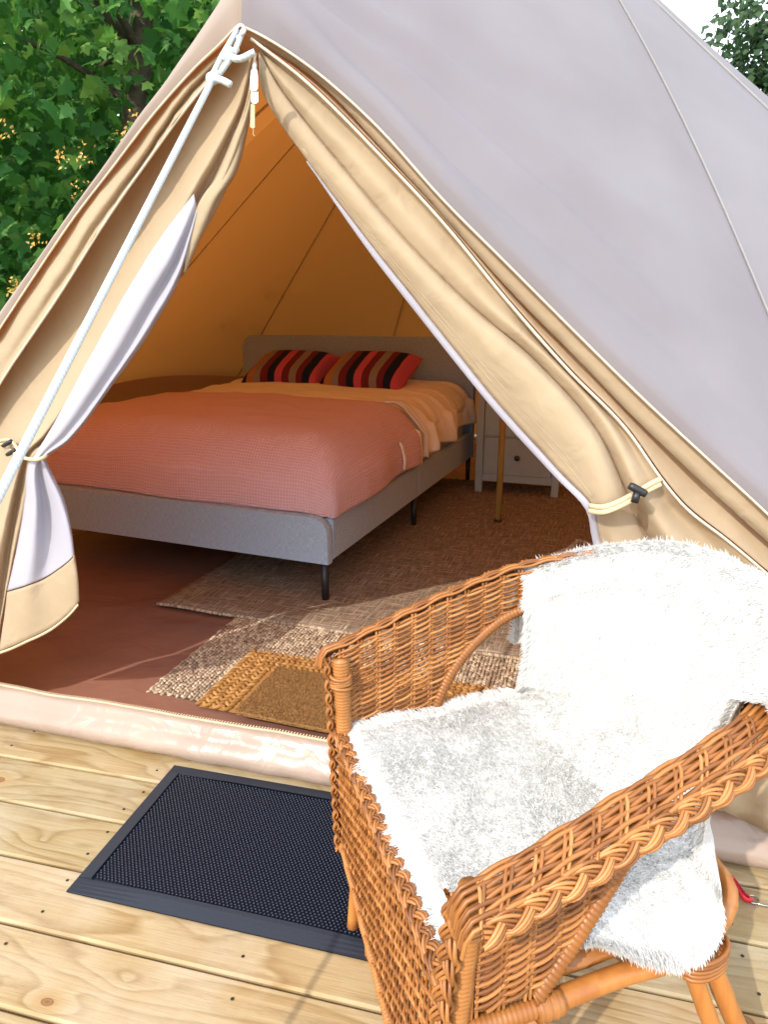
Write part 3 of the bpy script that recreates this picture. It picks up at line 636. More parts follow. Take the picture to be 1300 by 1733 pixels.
for i in range(NL+1):
    f = i/NL; b = lipA+(lipB-lipA)*f; row = []
    wob = .006*mnoise(Vector((f*14, 0, 0)))
    for q, (dy, z) in enumerate(prof):
        crumple = 0.
        if f > .42 and 1 < q < 11:
            crumple = .012*mnoise(Vector((f*60+q*.9, q*.5-f*20, 2.)))*min(1, (f-.42)*8)
        k = .0035*mnoise(Vector((f*30, q*.45, 5.)))+.003*(1-abs(mnoise(Vector((f*22+q*.5, q*.3, 8.)))))**7*(q > 4)
        row.append(b+lin*(dy+wob-crumple*.6-k)+np.array([0, 0, max(.001, z*(1+.06*mnoise(Vector((f*9, 3., 0))))+crumple*.5*(q < 9))]))
    rows.append(row)
mb.grid(rows); lip = mb.build('doorway_lip', M['ground_lip'], gs)
mb = MB(); zb = MB(); top = [r[4] for r in rows]
zb.tube([p+np.array([0,0,.002])+lin*.004 for p in top], .0035, 6)
for i in range(0, 440):
    f = i/440*(len(top)-1); k = int(f); p = top[k]+(top[k+1]-top[k])*(f-k)
    p = p+lin*.007; q = np.array([p-ldir*.0016-lin*.004, p+ldir*.0016-lin*.004, p+ldir*.0016+lin*.006, p-ldir*.0016+lin*.006])
    mb.add(list(q+np.array([0,0,.001]))+list(q+np.array([0,0,.0055])), [(4,5,6,7),(0,1,5,4),(1,2,6,5),(2,3,7,6),(3,0,4,7)])
zb.build('zip_tape', M['seam'], gs); mb.build('zip_teeth', M['zip_teeth'], gs, smooth=False, kind='stuff')
# skirt of the right hand flap gathered at the peg
mb = MB(); rows = []
for i in range(40):
    f = i/39; u = 1205+f*330; v0 = 1180+f*20; v1 = 1328+68*math.sin(min(1, f*1.15)*PI*.5)+f*40+34
    cx = 1300; row = []
    for q in np.linspace(0, 1, 10):
        uu = u*(1-q)+(u+.0*(cx-u))*q; vv = v0+(v1-v0)*q
        row.append(dp(uu, vv, .03+.012*math.sin(f*26)*q))
    rows.append(row)
mb.grid(rows); mb.build('door_skirt', M['door'], tent, thick=.002)

# guy rope
gr = thing('guy_rope', 'white guy rope with blue fleck running from the tent peak past the open door', 'rope', tuple(A))
gr_m = [on_y(404, 56, 1.66), on_y(388, 88, 1.60), on_y(360, 134, 1.545)]
end = np.array([-.69, -.27, -.02]); s0 = on_y(360, 134, 1.545); s1 = on_y(20, 795, .86); dirr = s1-s0; dirr /= np.linalg.norm(dirr)
end = s1+dirr*((s1[2]-.005)/-dirr[2]) if dirr[2] < 0 else end
def local(o, P): return np.asarray(P)-np.array(o.location)
mb = MB(); mb.tube(local(gr, [s0+(end-s0)*q for q in np.linspace(0, 1, 40)]), .0062, 9)
for du in (-.011, .011):
    mb.tube(local(gr, [on_y(406, 52, 1.66)+np.array([du*.6,0,0]), on_y(385, 94, 1.595)+np.array([du,0,0]), s0+np.array([du*.5,0,0])]), .0055, 8)
mb.build('rope_line', M['rope'], gr)
for (u, v, Y, u2, v2, cx, cy) in ((384, 94, 1.585, 431, 88, 405, 100), (359, 133, 1.54, 391, 144, 375, 136)):
    mb = MB(); c_ = on_y(u, v, Y); mb.ball(local(gr, [c_])[0], .0135, 8, (1, .7, .9)); mb.ball(local(gr, [on_y(u+5, v-6, Y)])[0], .010, 8); mb.build('knot', M['rope'], gr)
    mb = MB(); mb.tube(local(gr, catmull([c_, on_y(cx, cy, Y-.01), on_y(u2, v2, Y-.012)], 12)), .0068, 8); mb.build('rope_tail', M['rope'], gr)
mb = MB(); mb.tube(local(gr, catmull([on_y(399, 66, 1.645), on_y(409, 58, 1.64), on_y(414, 50, 1.65), on_y(408, 43, 1.67), on_y(400, 48, 1.66), on_y(396, 58, 1.65)], 26)), .0042, 7); mb.build('eye_loop', M['zip_metal'], gr)
mb = MB(); mb.tube(local(gr, [end+np.array([0,0,.03]), end+np.array([0.,0,-.1])]), .006, 8); mb.build('peg', M['steel'], gr)

# centre pole
pole = thing('tent_pole', 'slim brass coloured steel pole standing on the rug beside the dresser', 'pole', tuple(POLE))
mb = MB(); mb.tube([(0,0,.012), (0,0,1.5), (0,0,3.05)], .0185, 18); mb.build('tube', M['brass'], pole)
mb = MB(); mb.lathe([(0,.0),(.052,.0),(.054,.006),(.050,.011),(.028,.014),(.024,.03),(.0185,.032)], (0,0,.012), 24); mb.build('base_plate', M['black_plastic'], pole)

# ------------------------------------------------------------------ bed
BED = math.radians(-21.5); bo = on_z(555, 960, .19); bed = thing('bed', 'grey upholstered double bed on slim black legs inside the tent', 'bed', (bo[0], bo[1], .012), BED)
BW, BL = 1.89, 2.36
def rounded_board(w0, w1, z0, z1, rad, y0, y1, b=.012):
    prof = [(w0, z0)]
    for k in range(9): t = k/8*PI/2; prof.append((w0+rad-rad*math.cos(t), z1-rad+rad*math.sin(t)))
    for k in range(9): t = k/8*PI/2; prof.append((w1-rad+rad*math.sin(t), z1-rad+rad*math.cos(t)))
    prof.append((w1, z0)); prof = np.array(prof); c = prof.mean(0); mb = MB(); rows = []
    for y, sh in ((y0, b), (y0+b*.3, b*.3), (y0+b, 0), (y1-b, 0), (y1-b*.3, b*.3), (y1, b)):
        d = c-prof; d /= np.linalg.norm(d, axis=1)[:,None]; p = prof+d*sh; rows.append([(x, y, z) for x, z in p])
    mb.grid(rows, closed_u=True); n = len(prof); mb.f.append(tuple(range(n))); mb.f.append(tuple(range(6*n-1, 5*n-1, -1))); mb.mi += [0, 0]
    return mb
def sharp(o, deg=32): o.data.set_sharp_from_angle(angle=math.radians(deg)); return o
sharp(rounded_board(-BW, 0, .185, .385, .075, 0, .055).build('footboard', M['bed_fabric'], bed))
sharp(rounded_board(-BW, 0, .185, 1.03, .11, BL, BL+.075).build('headboard', M['bed_fabric'], bed))
rail = None
for x0 in (-.045, -BW+.003):
    for y0, y1 in ((.058, BL/2-.0015), (BL/2+.0015, BL-.003)):
        mb = MB(); mb.box((x0, y0, .187), (x0+.042, y1, .372), .008); mb.build('side_rail', M['bed_fabric'], bed, smooth=False)
lg = MB(); lg.tube([(0,0,0), (0,0,.186)], [.0155, .0185], 12); l0 = None
for x in (-.03, -BW/2, -BW+.03):
    for y in (.03, BL/2, BL+.03):
        if y < .1 and -1.7 < x < -.1: continue
        if l0 is None: l0 = lg.build('leg', M['bed_leg'], bed); o = l0
        else: o = link_copy(l0, bed)
        o.location = (x, y, 0)
mb = MB(); mb.box((-BW+.05, .06, .22), (-.05, BL-.005, .26)); mb.build('slat_base', M['bed_leg'], bed, smooth=False)
def on_bed(name, label, cat): 
    return thing(name, label, cat, (bo[0], bo[1], .012), BED)
mb = MB(); mb.box((-BW+.055, .065, .262), (-.055, BL-.01, .50), .05); mt = mb.build('mattress', M['mattress'], None); mt.location = bed.location; mt.rotation_euler = bed.rotation_euler
tag(mt, 'white mattress lying in the grey bed under the bedding', 'mattress')
def drape(y0, y1, zt, zb_side, zfront, half, cx, rad, wr, na=90, nb=90, front=True, lift=0.):
    """bedding as a rounded sheet: flat top, edges rolling down the right, left and front; returns grid + uv"""
    P = np.zeros((na, nb, 3)); UV = np.zeros((na, nb, 2))
    L_arc = rad*PI/2
    ext = zt-zb_side-rad                      # straight drop below the roll
    full = half-rad+L_arc+max(0, ext)
    for i in range(na):
        for j in range(nb):
            s = -full+2*full*j/(nb-1); sa = abs(s); sg = 1 if s > 0 else -1
            if sa < half-rad: x = sa; d1 = 0.
            elif sa < half-rad+L_arc: ph = (sa-half+rad)/rad; x = half-rad+rad*math.sin(ph); d1 = rad*(1-math.cos(ph))
            else: x = half; d1 = rad+(sa-half+rad-L_arc)
            x *= sg
            if front:
                extf = zt-zfront-rad; tot = (y1-y0-rad)+L_arc+max(0, extf); q = tot*i/(na-1)
                # q measured from the far edge towards the foot
                if q < y1-y0-rad: y = y1-q; d2 = 0.
                elif q < y1-y0-rad+L_arc: ph = (q-(y1-y0-rad))/rad; y = y0+rad-rad*math.sin(ph); d2 = rad*(1-math.cos(ph))
                else: y = y0; d2 = rad+(q-(y1-y0-rad)-L_arc)
            else: y = y1-(y1-y0)*i/(na-1); d2 = 0.; q = y1-y
            d = max(d1, d2) if min(d1, d2) < 1e-6 else min(max(zt-min(zb_side, zfront), 0)+.0, (d1**2.+d2**2.)**.5)
            z = zt-d+(.035*(1-(x/half)**2))*(1-min(1, d/rad))+lift*(y-y0)
            n_ = wr(s, q, x, y, min(1, d/rad))
            P[i, j] = (cx+x+(sg*n_ if d1 > rad*.6 else 0), y-(n_ if d2 > rad*.6 else 0), z+(n_ if d < rad*.7 else 0)); UV[i, j] = (s, q)
    return P, UV
def with_uv(o, UV, b):
    uv = o.data.uv_layers.new(name='UVMap'); flat = UV.reshape(-1, 2)
    idx = np.zeros(len(o.data.loops), np.int32); o.data.loops.foreach_get('vertex_index', idx)
    uv.data.foreach_set('uv', flat[idx].astype(np.float32).ravel())
def duvet_wr(s, q, x, y, d):
    side = max(0, (abs(x)-.55)/.35)
    return (.010*mnoise(Vector((x*2.2, y*5, 1.)))+.006*mnoise(Vector((x*5+y*3, y*13, 4.)))
            + side*.022*mnoise(Vector((x*2.0-y*2, y*13+x*3, 8.)))+d*.03*math.sin(y*17+2*math.sin(y*5)+s*2)*(1 if x > 0 else .5))
P, UV = drape(.86, 2.30, .655, .40, .40, .945, -.945, .20, duvet_wr, 120, 150, front=False, lift=.035)
P[:, :, 0] += .014*np.sin(P[:, :, 1]*15)*np.clip((.60-P[:, :, 2])/.15, 0, 1)
P[:, :, 2] += .018*np.sin(P[:, :, 1]*9+1)*np.clip((.50-P[:, :, 2])/.1, 0, 1)
mb = MB(); mb.grid(P); du = mb.build('duvet', M['duvet'], None, thick=.012); du.location = bed.location; du.rotation_euler = bed.rotation_euler
tag(du, 'creased blush duvet with a white underside spread below the cushions', 'duvet')
# white underside of the duvet turned out along its lower corner
mb = MB(); rows = []
for i in range(40):
    f = i/39; ph = f*PI*.5
    row = []
    for k in range(9):
        g2 = k/8; y = 1.150+.085*g2+.012*math.sin(f*9+g2*5); x = -.245+.215*min(1, f*1.35)+.036*math.sin(min(1, f)*PI*.5); z = .712-.30*max(0, (f-.22)/.78)**1.5
        row.append((x+.014+.010*math.sin(g2*8+f*3), y+.05*f, z+.008*math.sin(g2*7)))
    rows.append(row)
mb.grid(rows); mb.build('turned_edge', M['duvet_white'], du, thick=.008)
def blanket_wr(s, q, x, y, d):
    return .012*mnoise(Vector((x*2, y*2.5, 3.)))+.005*mnoise(Vector((x*6+y*2, y*5, 9.)))+.006*(1-abs(mnoise(Vector((x*2.5+y, y*3.5-x, 2.)))))**8+d*.012*math.sin(y*9+x*4+2*mnoise(Vector((x*2, y*2, 0))))
P, UV = drape(.048, 1.14, .672, .378, .388, .96, -.94, .235, blanket_wr, 110, 150, front=True, lift=.02)
for i in range(P.shape[0]):                                            # the far edge slopes a little towards the right hand side
    for j in range(P.shape[1]):
        e = max(0, 1-UV[i, j, 1]/.5); P[i, j, 1] += e*(-.02*(UV[i, j, 0])-.03*max(0, UV[i, j, 0]-.7))
mb = MB(); mb.grid(P); bl = mb.build('waffle_blanket', M['waffle'], None, thick=.006); with_uv(bl, UV, 0)
bl.location = bed.location; bl.rotation_euler = bed.rotation_euler
tag(bl, 'dusty pink waffle blanket spread over the foot of the bed', 'blanket')
def cushion(name, loc, rot, label, seed):
    mb = MB(); n = 28; top = []; bot = []
    for i in range(n+1):
        a = -1+2*i/n; rt = []; rb = []
        for j in range(n+1):
            b = -1+2*j/n; pinch = 1-.09*(1-abs(a)**1.5)*abs(b)**4; pin2 = 1-.07*(1-abs(b)**1.5)*abs(a)**4
            x = a*.31*pin2; y = b*.23*pinch; h = .105*((1-a**4)*(1-b**4))**.55+.004*mnoise(Vector((a*3, b*3, seed)))*(1-a*a)*(1-b*b)
            rt.append((x, y, h)); rb.append((x, y, -h*.8))
        top.append(rt); bot.append(rb)
    mb.grid(top); mb.grid([r[::-1] for r in bot]); o = mb.build(name, M['stripes'], None)
    o.matrix_world = Matrix.Translation(loc) @ Matrix.Rotation(BED, 4, 'Z') @ Matrix.Rotation(rot[2], 4, 'Z') @ Matrix.Rotation(rot[0], 4, 'X') @ Matrix.Rotation(rot[1], 4, 'Y')
    tag(o, label, 'cushion', 'striped cushions at the head of the bed'); return o
def bedw(x, y, z):
    c_, s_ = math.cos(BED), math.sin(BED); return Vector((bo[0]+x*c_-y*s_, bo[1]+x*s_+y*c_, z))
cushion('cushion', bedw(-1.27, 2.03, .80), (.40, 0, .02), 'striped cushion farther from the pole, its right corner tucked behind the other', 1.)
cushion('cushion', bedw(-.64, 2.00, .805), (.42, 0, -.05), 'striped cushion nearer the pole with its pink end showing', 5.)

# ------------------------------------------------------------------ dresser
DA = math.radians(-18.8); dl = on_z(803, 838); dr_ = thing('dresser', 'grey painted chest of drawers standing behind the brass pole', 'dresser', (dl[0], dl[1], .02), DA)
W_, Dp, Hh = .56, .42, .98
mb = MB()
mb.box((.045, .004, .115), (W_-.045, .02, .135)); mb.box((.02, .022, .115), (W_-.02, Dp-.02, Hh-.03)); mb.build('body', M['grey_paint'], dr_, smooth=False)
for x in (0, W_-.048):
    for y in (0, Dp-.045):
        mb = MB(); mb.box((x, y, 0), (x+.048, y+.045, Hh-.028), .003); mb.build('leg', M['grey_paint'], dr_, smooth=False)
mb = MB(); mb.box((-.02, -.02, Hh-.028), (W_+.02, Dp+.01, Hh), .006); mb.build('top', M['grey_paint'], dr_, smooth=False)
mb = MB(); mb.box((.049, .006, .085), (W_-.049, .024, .128), .002); mb.build('bottom_rail', M['grey_paint'], dr_, smooth=False)
for z0, z1 in ((.136, .385), (.397, .648), (.660, .94)):
    mb = MB(); mb.box((.053, .004, z0), (W_-.053, .022, z1), .003); d_ = mb.build('drawer', M['grey_paint'], dr_, smooth=False)
    for kx in ((W_/2),):
        mb = MB(); P_ = []
        mb.lathe([(0,.0),(.009,.001),(.009,.012),(.017,.018),(.019,.026),(.014,.033),(0,.035)], (0,0,0), 14); kb = mb.build('knob', M['knob'], d_)
        kb.rotation_euler = (PI/2, 0, 0); kb.location = (kx, .004, (z0+z1)/2)
mb = MB(); P0 = on_z(775, 806, .02); mb.tube(catmull([P0, on_z(772, 816, .02), on_z(782, 823, .02), on_z(800, 822, .02), on_z(812, 812, .02)], 30), .006, 7)
mb.tube(catmull([on_z(770, 820, .02), on_z(790, 828, .02), on_z(806, 826, .02)], 16), .006, 7)
tag(mb.build('power_cable', M['black_plastic']), 'black cable lying on the rug between bed and dresser', 'cable')

# ------------------------------------------------------------------ rugs and mats
rx = np.array([math.cos(math.radians(-18.5)), math.sin(math.radians(-18.5)), 0]); ry = np.array([-rx[1], rx[0], 0])
RA = math.radians(-18.5)
# big brown jute rug
c0 = on_z(268, 1026, .012); rug = thing('jute_rug', 'large brown woven jute rug running under the bed', 'rug', (c0[0], c0[1], .0), RA)
mb = MB(); rows = []
for i in range(40):
    row = []
    for j in range(70):
        x = 2.45*j/69; y = 2.6*i/39; fr = (i == 0)
        row.append((x, y+.008*mnoise(Vector((x*5, 0, 0)))*(i < 2), .026+.003*mnoise(Vector((x*4, y*4, 0)))))
    rows.append(row)
mb.grid(rows); mb.build('weave', M['jute'], rug, thick=.008)
mb = MB()
for j in range(330):
    x = 2.45*j/329; mb.ball((x, -.004+.008*mnoise(Vector((x*5, 0, 0)))+.002*math.sin(j*2.1), .025), .0075, 4, (.75, 1., .9))
for (x0) in (0.,): 
    for j in range(300): mb.ball((x0, 2.6*j/299, .024), .006, 4, (.8, 1., .8))
mb.build('bound_edge', M['chunky'], rug, kind='stuff')
# chunky striped rug under it, in front: rows of knotted strands
c1 = on_z(252, 1172, .012); RB = math.radians(-17.0); sr = thing('woven_rug', 'pale chunky ribbed jute rug just inside the doorway', 'rug', (c1[0], c1[1], .0), RB)
def ell(n=6, m=4):
    V = []; Fq = []
    for i in range(m+1):
        for j in range(n): V.append((math.sin(PI*i/m)*math.cos(2*PI*j/n), -math.cos(PI*i/m), math.sin(PI*i/m)*math.sin(2*PI*j/n)))
    for i in range(m):
        for j in range(n): Fq.append((i*n+j, i*n+(j+1) % n, (i+1)*n+(j+1) % n, (i+1)*n+j))
    return np.array(V), np.array(Fq)
def many(V0, F0, mats):
    """mats (k,3,4) transforms -> joined arrays"""
    k = len(mats); V = np.einsum('kij,vj->kvi', mats[:, :, :3], V0)+mats[:, None, :, 3]
    F = (F0[None]+(np.arange(k)*len(V0))[:, None, None]).reshape(-1, F0.shape[1]); return V.reshape(-1, 3), F
V0, F0 = ell(); T_ = []
W1, D1, pit = 1.95, .66, .0135
for a in range(int(W1/pit)):
    for b in range(int(D1/.0155)):
        x = a*pit+random.uniform(-.0014, .0014); y = b*.0155+(a % 2)*.0077+random.uniform(-.002, .002); tl = random.uniform(-.5, .5)+(.35 if a % 2 else -.35)
        c_, s_ = math.cos(tl), math.sin(tl); rr_ = .0066*random.uniform(.85, 1.2); ll = .0105*random.uniform(.85, 1.15); hh = .0055*random.uniform(.7, 1.3)
        T_.append([[c_*rr_, -s_*ll, 0, x], [s_*rr_, c_*ll, 0, y], [0, 0, hh, .0175+random.uniform(-.0015, .0015)]])
V, F = many(V0, F0, np.array(T_)); fast_mesh('strands', V, F, M['chunky'], sr, True, 'stuff')
mb = MB(); mb.box((-.004, -.004, .008), (W1+.0, D1, .0175)); mb.build('backing', simple('dark jute backing', (.10, .065, .04), .95, spec=.1), sr, smooth=False)
# golden braided mat, coir mat on top
c2 = on_z(430, 1106, .025); RC = math.radians(-17.5); bm = thing('braided_mat', 'golden braided jute mat lying on the pale ribbed rug', 'mat', (c2[0], c2[1], .0), RC)
T_ = []
for ring in range(7):
    for side in range(3):
        Ln = .37 if side != 1 else 1.15
        for b in range(int(Ln/.021)):
            s_ = b*.021; off = ring*.017
            if side == 0: x, y, an = off, -.02-s_, 0.
            elif side == 1: x, y, an = s_, -off, PI/2
            else: x, y, an = 1.15-off, -.02-s_, 0.
            if (side == 0 or side == 2) and y > -off: continue
            if side == 1 and (x < off or x > 1.15-off): continue
            tl = an+(.75 if ring % 2 else -.75)+random.uniform(-.15, .15); c_, q_ = math.cos(tl), math.sin(tl)
            T_.append([[c_*.0075, -q_*.0165, 0, x], [q_*.0075, c_*.0165, 0, y], [0, 0, .0075, .034+random.uniform(-.0015, .0015)]])
V, F = many(V0, F0, np.array(T_)); fast_mesh('braid', V, F, M['braided'], bm, True, 'stuff')
mb = MB(); mb.box((-.004, -.36, .0236), (1.154, .004, .032)); mb.build('backing', M['braided'], bm, smooth=False)
c3 = on_z(470, 1137, .035); cm = thing('coir_doormat', 'plain tan coir doormat on the golden braided mat', 'mat', (c3[0], c3[1], .0), math.radians(-18.5))
mb = MB(); mb.box((0, -.285, .041), (.75, 0, .056), .004); mb.build('base', M['coir'], cm, smooth=False)
nb_ = 11000; px = np.random.rand(nb_)*.75; py = -np.random.rand(nb_)*.285; h = .007+.004*np.random.rand(nb_); tx = px+np.random.normal(0, .004, nb_); ty = py+np.random.normal(0, .004, nb_)
V = np.stack([np.stack([px-.0013, py, np.full(nb_, .055)], 1), np.stack([px+.0013, py+.0008, np.full(nb_, .055)], 1), np.stack([tx, ty, .055+h], 1)], 1).reshape(-1, 3)
fast_mesh('bristles', V, np.arange(nb_*3).reshape(-1, 3), M['coir'], cm, False, 'stuff')
# black rubber doormat on the deck
cm1 = on_z(295, 1298); cm2 = on_z(105, 1513); ex = np.array([.970, -.243, 0]); mm = thing('rubber_doormat', 'black rubber studded doormat on the deck before the doorway', 'doormat', (cm1[0], cm1[1], .0), math.atan2(-.243, .970))
MW, MD = .745, .44
mb = MB(); mb.box((.0, -MD, .0025), (MW, 0, .0055)); mb.build('base', M['rubber'], mm, smooth=False)
bwid = .034
for (x0, x1, y0, y1) in ((0, MW, -bwid, 0), (0, MW, -MD, -MD+bwid*1.15), (0, bwid, -MD+bwid*1.15+.0005, -bwid-.0005), (MW-bwid, MW, -MD+bwid*1.15+.0005, -bwid-.0005)):
    mb = MB(); P_ = []
    o0, i0 = .0062, .0125
    lo = (x0, y0); hi = (x1, y1)
    def zz(x, y): 
        d = min(x, MW-x, -y, y+MD); return o0+(i0-o0)*min(1, d/bwid)
    g3 = [[(x, y, zz(x, y)) for x in np.linspace(x0, x1, 5)] for y in np.linspace(y0, y1, 5)]
    mb.grid(g3); b_ = [[(x, y, .0035) for x in (x0, x1)] for y in (y1, y0)]; mb.grid(b_)
    for (q0, q1) in (((x0,y0),(x1,y0)), ((x1,y0),(x1,y1)), ((x1,y1),(x0,y1)), ((x0,y1),(x0,y0))):
        mb.add([(q0[0],q0[1],.0035), (q1[0],q1[1],.0035), (q1[0],q1[1],zz(*q1)), (q0[0],q0[1],zz(*q0))], [(0,1,2,3)])
    mb.build('rim', M['rubber_rim'], mm, smooth=False)
pegV = []; n = 6
for (r, z) in ((.0035, 0), (.0031, .0052), (.0018, .0064)): pegV += [(r*math.cos(2*PI*j/n), r*.72*math.sin(2*PI*j/n), z) for j in range(n)]
pegF = [(i*n+j, i*n+(j+1) % n, (i+1)*n+(j+1) % n, (i+1)*n+j) for i in range(2) for j in range(n)]; pegF += [(12, 13, 14, 15), (12, 15, 16, 17)]
T_ = []
yy = -bwid-.006; row = 0
while yy > -MD+bwid*1.15+.004:
    xx = bwid+.006+(row % 2)*.0046
    while xx < MW-bwid-.004:
        T_.append([[1, 0, 0, xx], [0, 1, 0, yy], [0, 0, random.uniform(.9, 1.1), .0055]]); xx += .0092
    yy -= .0062; row += 1
V, F = many(np.array(pegV), np.array(pegF), np.array(T_)); fast_mesh('studs', V, F, M['rubber'], mm, False, 'stuff')

# red ribbon tag on the deck
tg = on_z(1258, 1522); rt = thing('ribbon_tag', 'small red and white printed ribbon loop lying on the deck beyond the chair', 'tag', (tg[0], tg[1], .0), math.radians(8))
mb = MB(); loop = catmull([(.012,-.012,.002), (.0,-.012,.003), (-.008,-.004,.008), (-.007,.02,.012), (-.003,.04,.010), (.003,.043,.006), (.005,.03,.003), (.003,.005,.003), (.008,-.008,.003)], 40)
rows = [[p+np.array([0,0,0.]), p+np.array([.002,0,.012])] for p in loop]; mb.grid(rows); rb_ = mb.build('ribbon', M['red'], rt, thick=.0008)
mb = MB(); rows = [[p+np.array([.0016,-.0016,.0025]), p+np.array([.003,-.0016,.0095])] for p in loop[12:34]]; mb.grid(rows); mb.build('print_band', M['ribbon_white'], rt)
tcu = bpy.data.curves.new('lettering', 'FONT'); tcu.body = 'Coleman'; tcu.size = .0105; tcu.extrude = .0002
to = bpy.data.objects.new('lettering', tcu); C.objects.link(to)
bpy.context.view_layer.update(); dg = bpy.context.evaluated_depsgraph_get(); me = bpy.data.meshes.new_from_object(to.evaluated_get(dg)); bpy.data.objects.remove(to)
lo_ = bpy.data.objects.new('lettering', me); C.objects.link(lo_); me.materials.clear(); me.materials.append(M['ribbon_ink']); lo_.parent = rt
lo_.location = (.0075, -.004, .0125); lo_.rotation_euler = (math.radians(25), 0, math.radians(88)); 
mb = MB(); mb.tube([(.012,-.012,.004), (.03,-.022,.003), (.05,-.03,.003)], .0018, 7); mb.tube([(.02+.011*math.cos(a), -.006+.011*math.sin(a), .003) for a in np.linspace(0, 2*PI, 20)], .0014, 6, caps=False); mb.build('steel_ring', M['steel'], rt)

# ------------------------------------------------------------------ wicker armchair
PF, PN = on_z(560, 1100, .62), on_z(790, 1500, .62)
O_ = (PF+PN)/2; O_[2] = 0; wd = PN-PF; wd[2] = 0; HALF = np.linalg.norm(wd)/2; wd /= np.linalg.norm(wd); bd = np.array([-wd[1], wd[0], 0])
CH = math.atan2(bd[1], bd[0])
chair = thing('wicker_armchair', 'orange rattan wicker armchair with a rounded back standing on the deck', 'chair', tuple(O_), CH)
# local frame: x = towards the back, y: +y is left of bd;  near side is along wd = -y
S = -1.            # y of near side is negative
# top line of arms and back, from far front post round to near front post (x, s, z); s>0 near
def top_line(n):
    half = [(0,.276,.618),(.09,.277,.648),(.18,.276,.680),(.27,.273,.708),(.36,.264,.735),(.43,.240,.752),(.50,.195,.772),(.55,.125,.790),(.572,.06,.797),(.576,0,.80)]
    full = [(x, -y, z) for x, y, z in half]+[(x, y, z) for x, y, z in half[::-1][1:]]
    return catmull([(x, S*y, z) for x, y, z in full], n)
NT = 241; TL = top_line(NT)
tan = np.gradient(TL, axis=0); out = np.stack([-tan[:,1], tan[:,0], 0*tan[:,0]], 1); out /= np.linalg.norm(out, axis=1)[:,None]
cen = np.array([.25, 0, 0]); out *= np.sign(np.sum(out*(TL-cen)*np.array([1,1,0]), axis=1))[:,None]
arc = np.concatenate([[0], np.cumsum(np.linalg.norm(np.diff(TL, axis=0), axis=1))]); LEN = arc[-1]
def at_arc(s):
    i = np.interp(s, arc, np.arange(NT)); k = int(min(NT-2, i)); f = i-k
    return TL[k]*(1-f)+TL[k+1]*f, out[k]*(1-f)+out[k+1]*f
E0 = {-1: .215, 1: .105}; E1 = {-1: .43, 1: .265}; BAND = {-1: .085, 1: .036}
def zlow(s):
    """lower edge of the woven shell"""
    p, o = at_arc(s); t = p[0]; z0 = .425
    top = p[2]
    if s < LEN*.5: e = s
    else: e = LEN-s
    sd_ = -1 if s < LEN*.5 else 1; ea, eb = E0[sd_], E1[sd_]
    if e < ea: return z0
    if e < eb: q = (e-ea)/(eb-ea); return z0+(top-BAND[sd_]-z0)*(math.sqrt(max(0, 1-(1-q)**2.2)) if sd_ < 0 else q**.95)
    if e < .52: return top-BAND[sd_]
    q = min(1, (e-.52)/.12); return (top-BAND[sd_])*(1-q)+.43*q
def shell(s, z):
    """point on woven panel: leans in towards the seat as it goes down on the back"""
    p, o = at_arc(s); e = min(s, LEN-s); d = p[2]-z
    lean = .28*max(0, min(1, (e-.35)/.3))
    return np.array([p[0], p[1], z])-o*(d*lean+.012*math.sin(PI*min(1, d/.22))*0), o
weave = MB(); pitch = .0054; rr = .0028
row = 0; stake_sp = .037
for k in range(0, 85):
    d = .012+k*pitch
    seg = []; phase = (row % 2)*PI
    def flush():
        if len(seg) > 5: weave.tube(seg, rr, 5, caps=False)
    for s in np.arange(.012, LEN-.012, stake_sp/5):
        p, o = at_arc(s); z = p[2]-d
        e = min(s, LEN-s)
        zl = zlow(s)
        if z < zl+.006: flush(); seg = []; continue
        q, o = shell(s, z)
        seg.append(q+o*.0033*math.cos(PI*s/stake_sp+phase)+np.array([0,0,.0012*math.sin(s*40+k*3)]))
    flush(); row += 1
# wrapped lower rows near the front corner between panel bottom and seat rail
weave.build('wicker_panel', M['cane'], chair, kind='stuff')
st = MB()
for s in np.arange(.02, LEN-.015, stake_sp):
    zl = zlow(s); p, o = at_arc(s)
    for ds in (-.0035, .0035):
        pts = [shell(s+ds, z)[0] for z in np.linspace(zl, p[2]-.004, 8)]; st.tube(pts, .0026, 5, caps=False)
st.build('wicker_stakes', M['cane'], chair, kind='stuff')
def braid_along(mb, pts, latv, nrmv, w, h, Lp, strands=3, sub=3, r=.0027, n=5, ph0=0.):
    pts = np.asarray(pts); a = np.concatenate([[0], np.cumsum(np.linalg.norm(np.diff(pts, axis=0), axis=1))])
    m = int(a[-1]/Lp*18)+4; sa = np.linspace(0, a[-1], m)
    P = np.stack([np.interp(sa, a, pts[:, k]) for k in range(3)], 1); Lv = np.stack([np.interp(sa, a, latv[:, k]) for k in range(3)], 1); Nv = np.stack([np.interp(sa, a, nrmv[:, k]) for k in range(3)], 1)
    for j in range(strands):
        th = 2*PI*(sa/Lp+j/strands)+ph0
        for q in range(sub):
            e = (q-(sub-1)/2)*(.0054 if sub == 3 else .0043)
            mb.tube(P+Lv*(w*np.sin(th)+e*np.abs(np.cos(th))+e*.25)[:,None]+Nv*(h*np.sin(2*th)-.0015*abs(q-1))[:,None], r, n, caps=False)
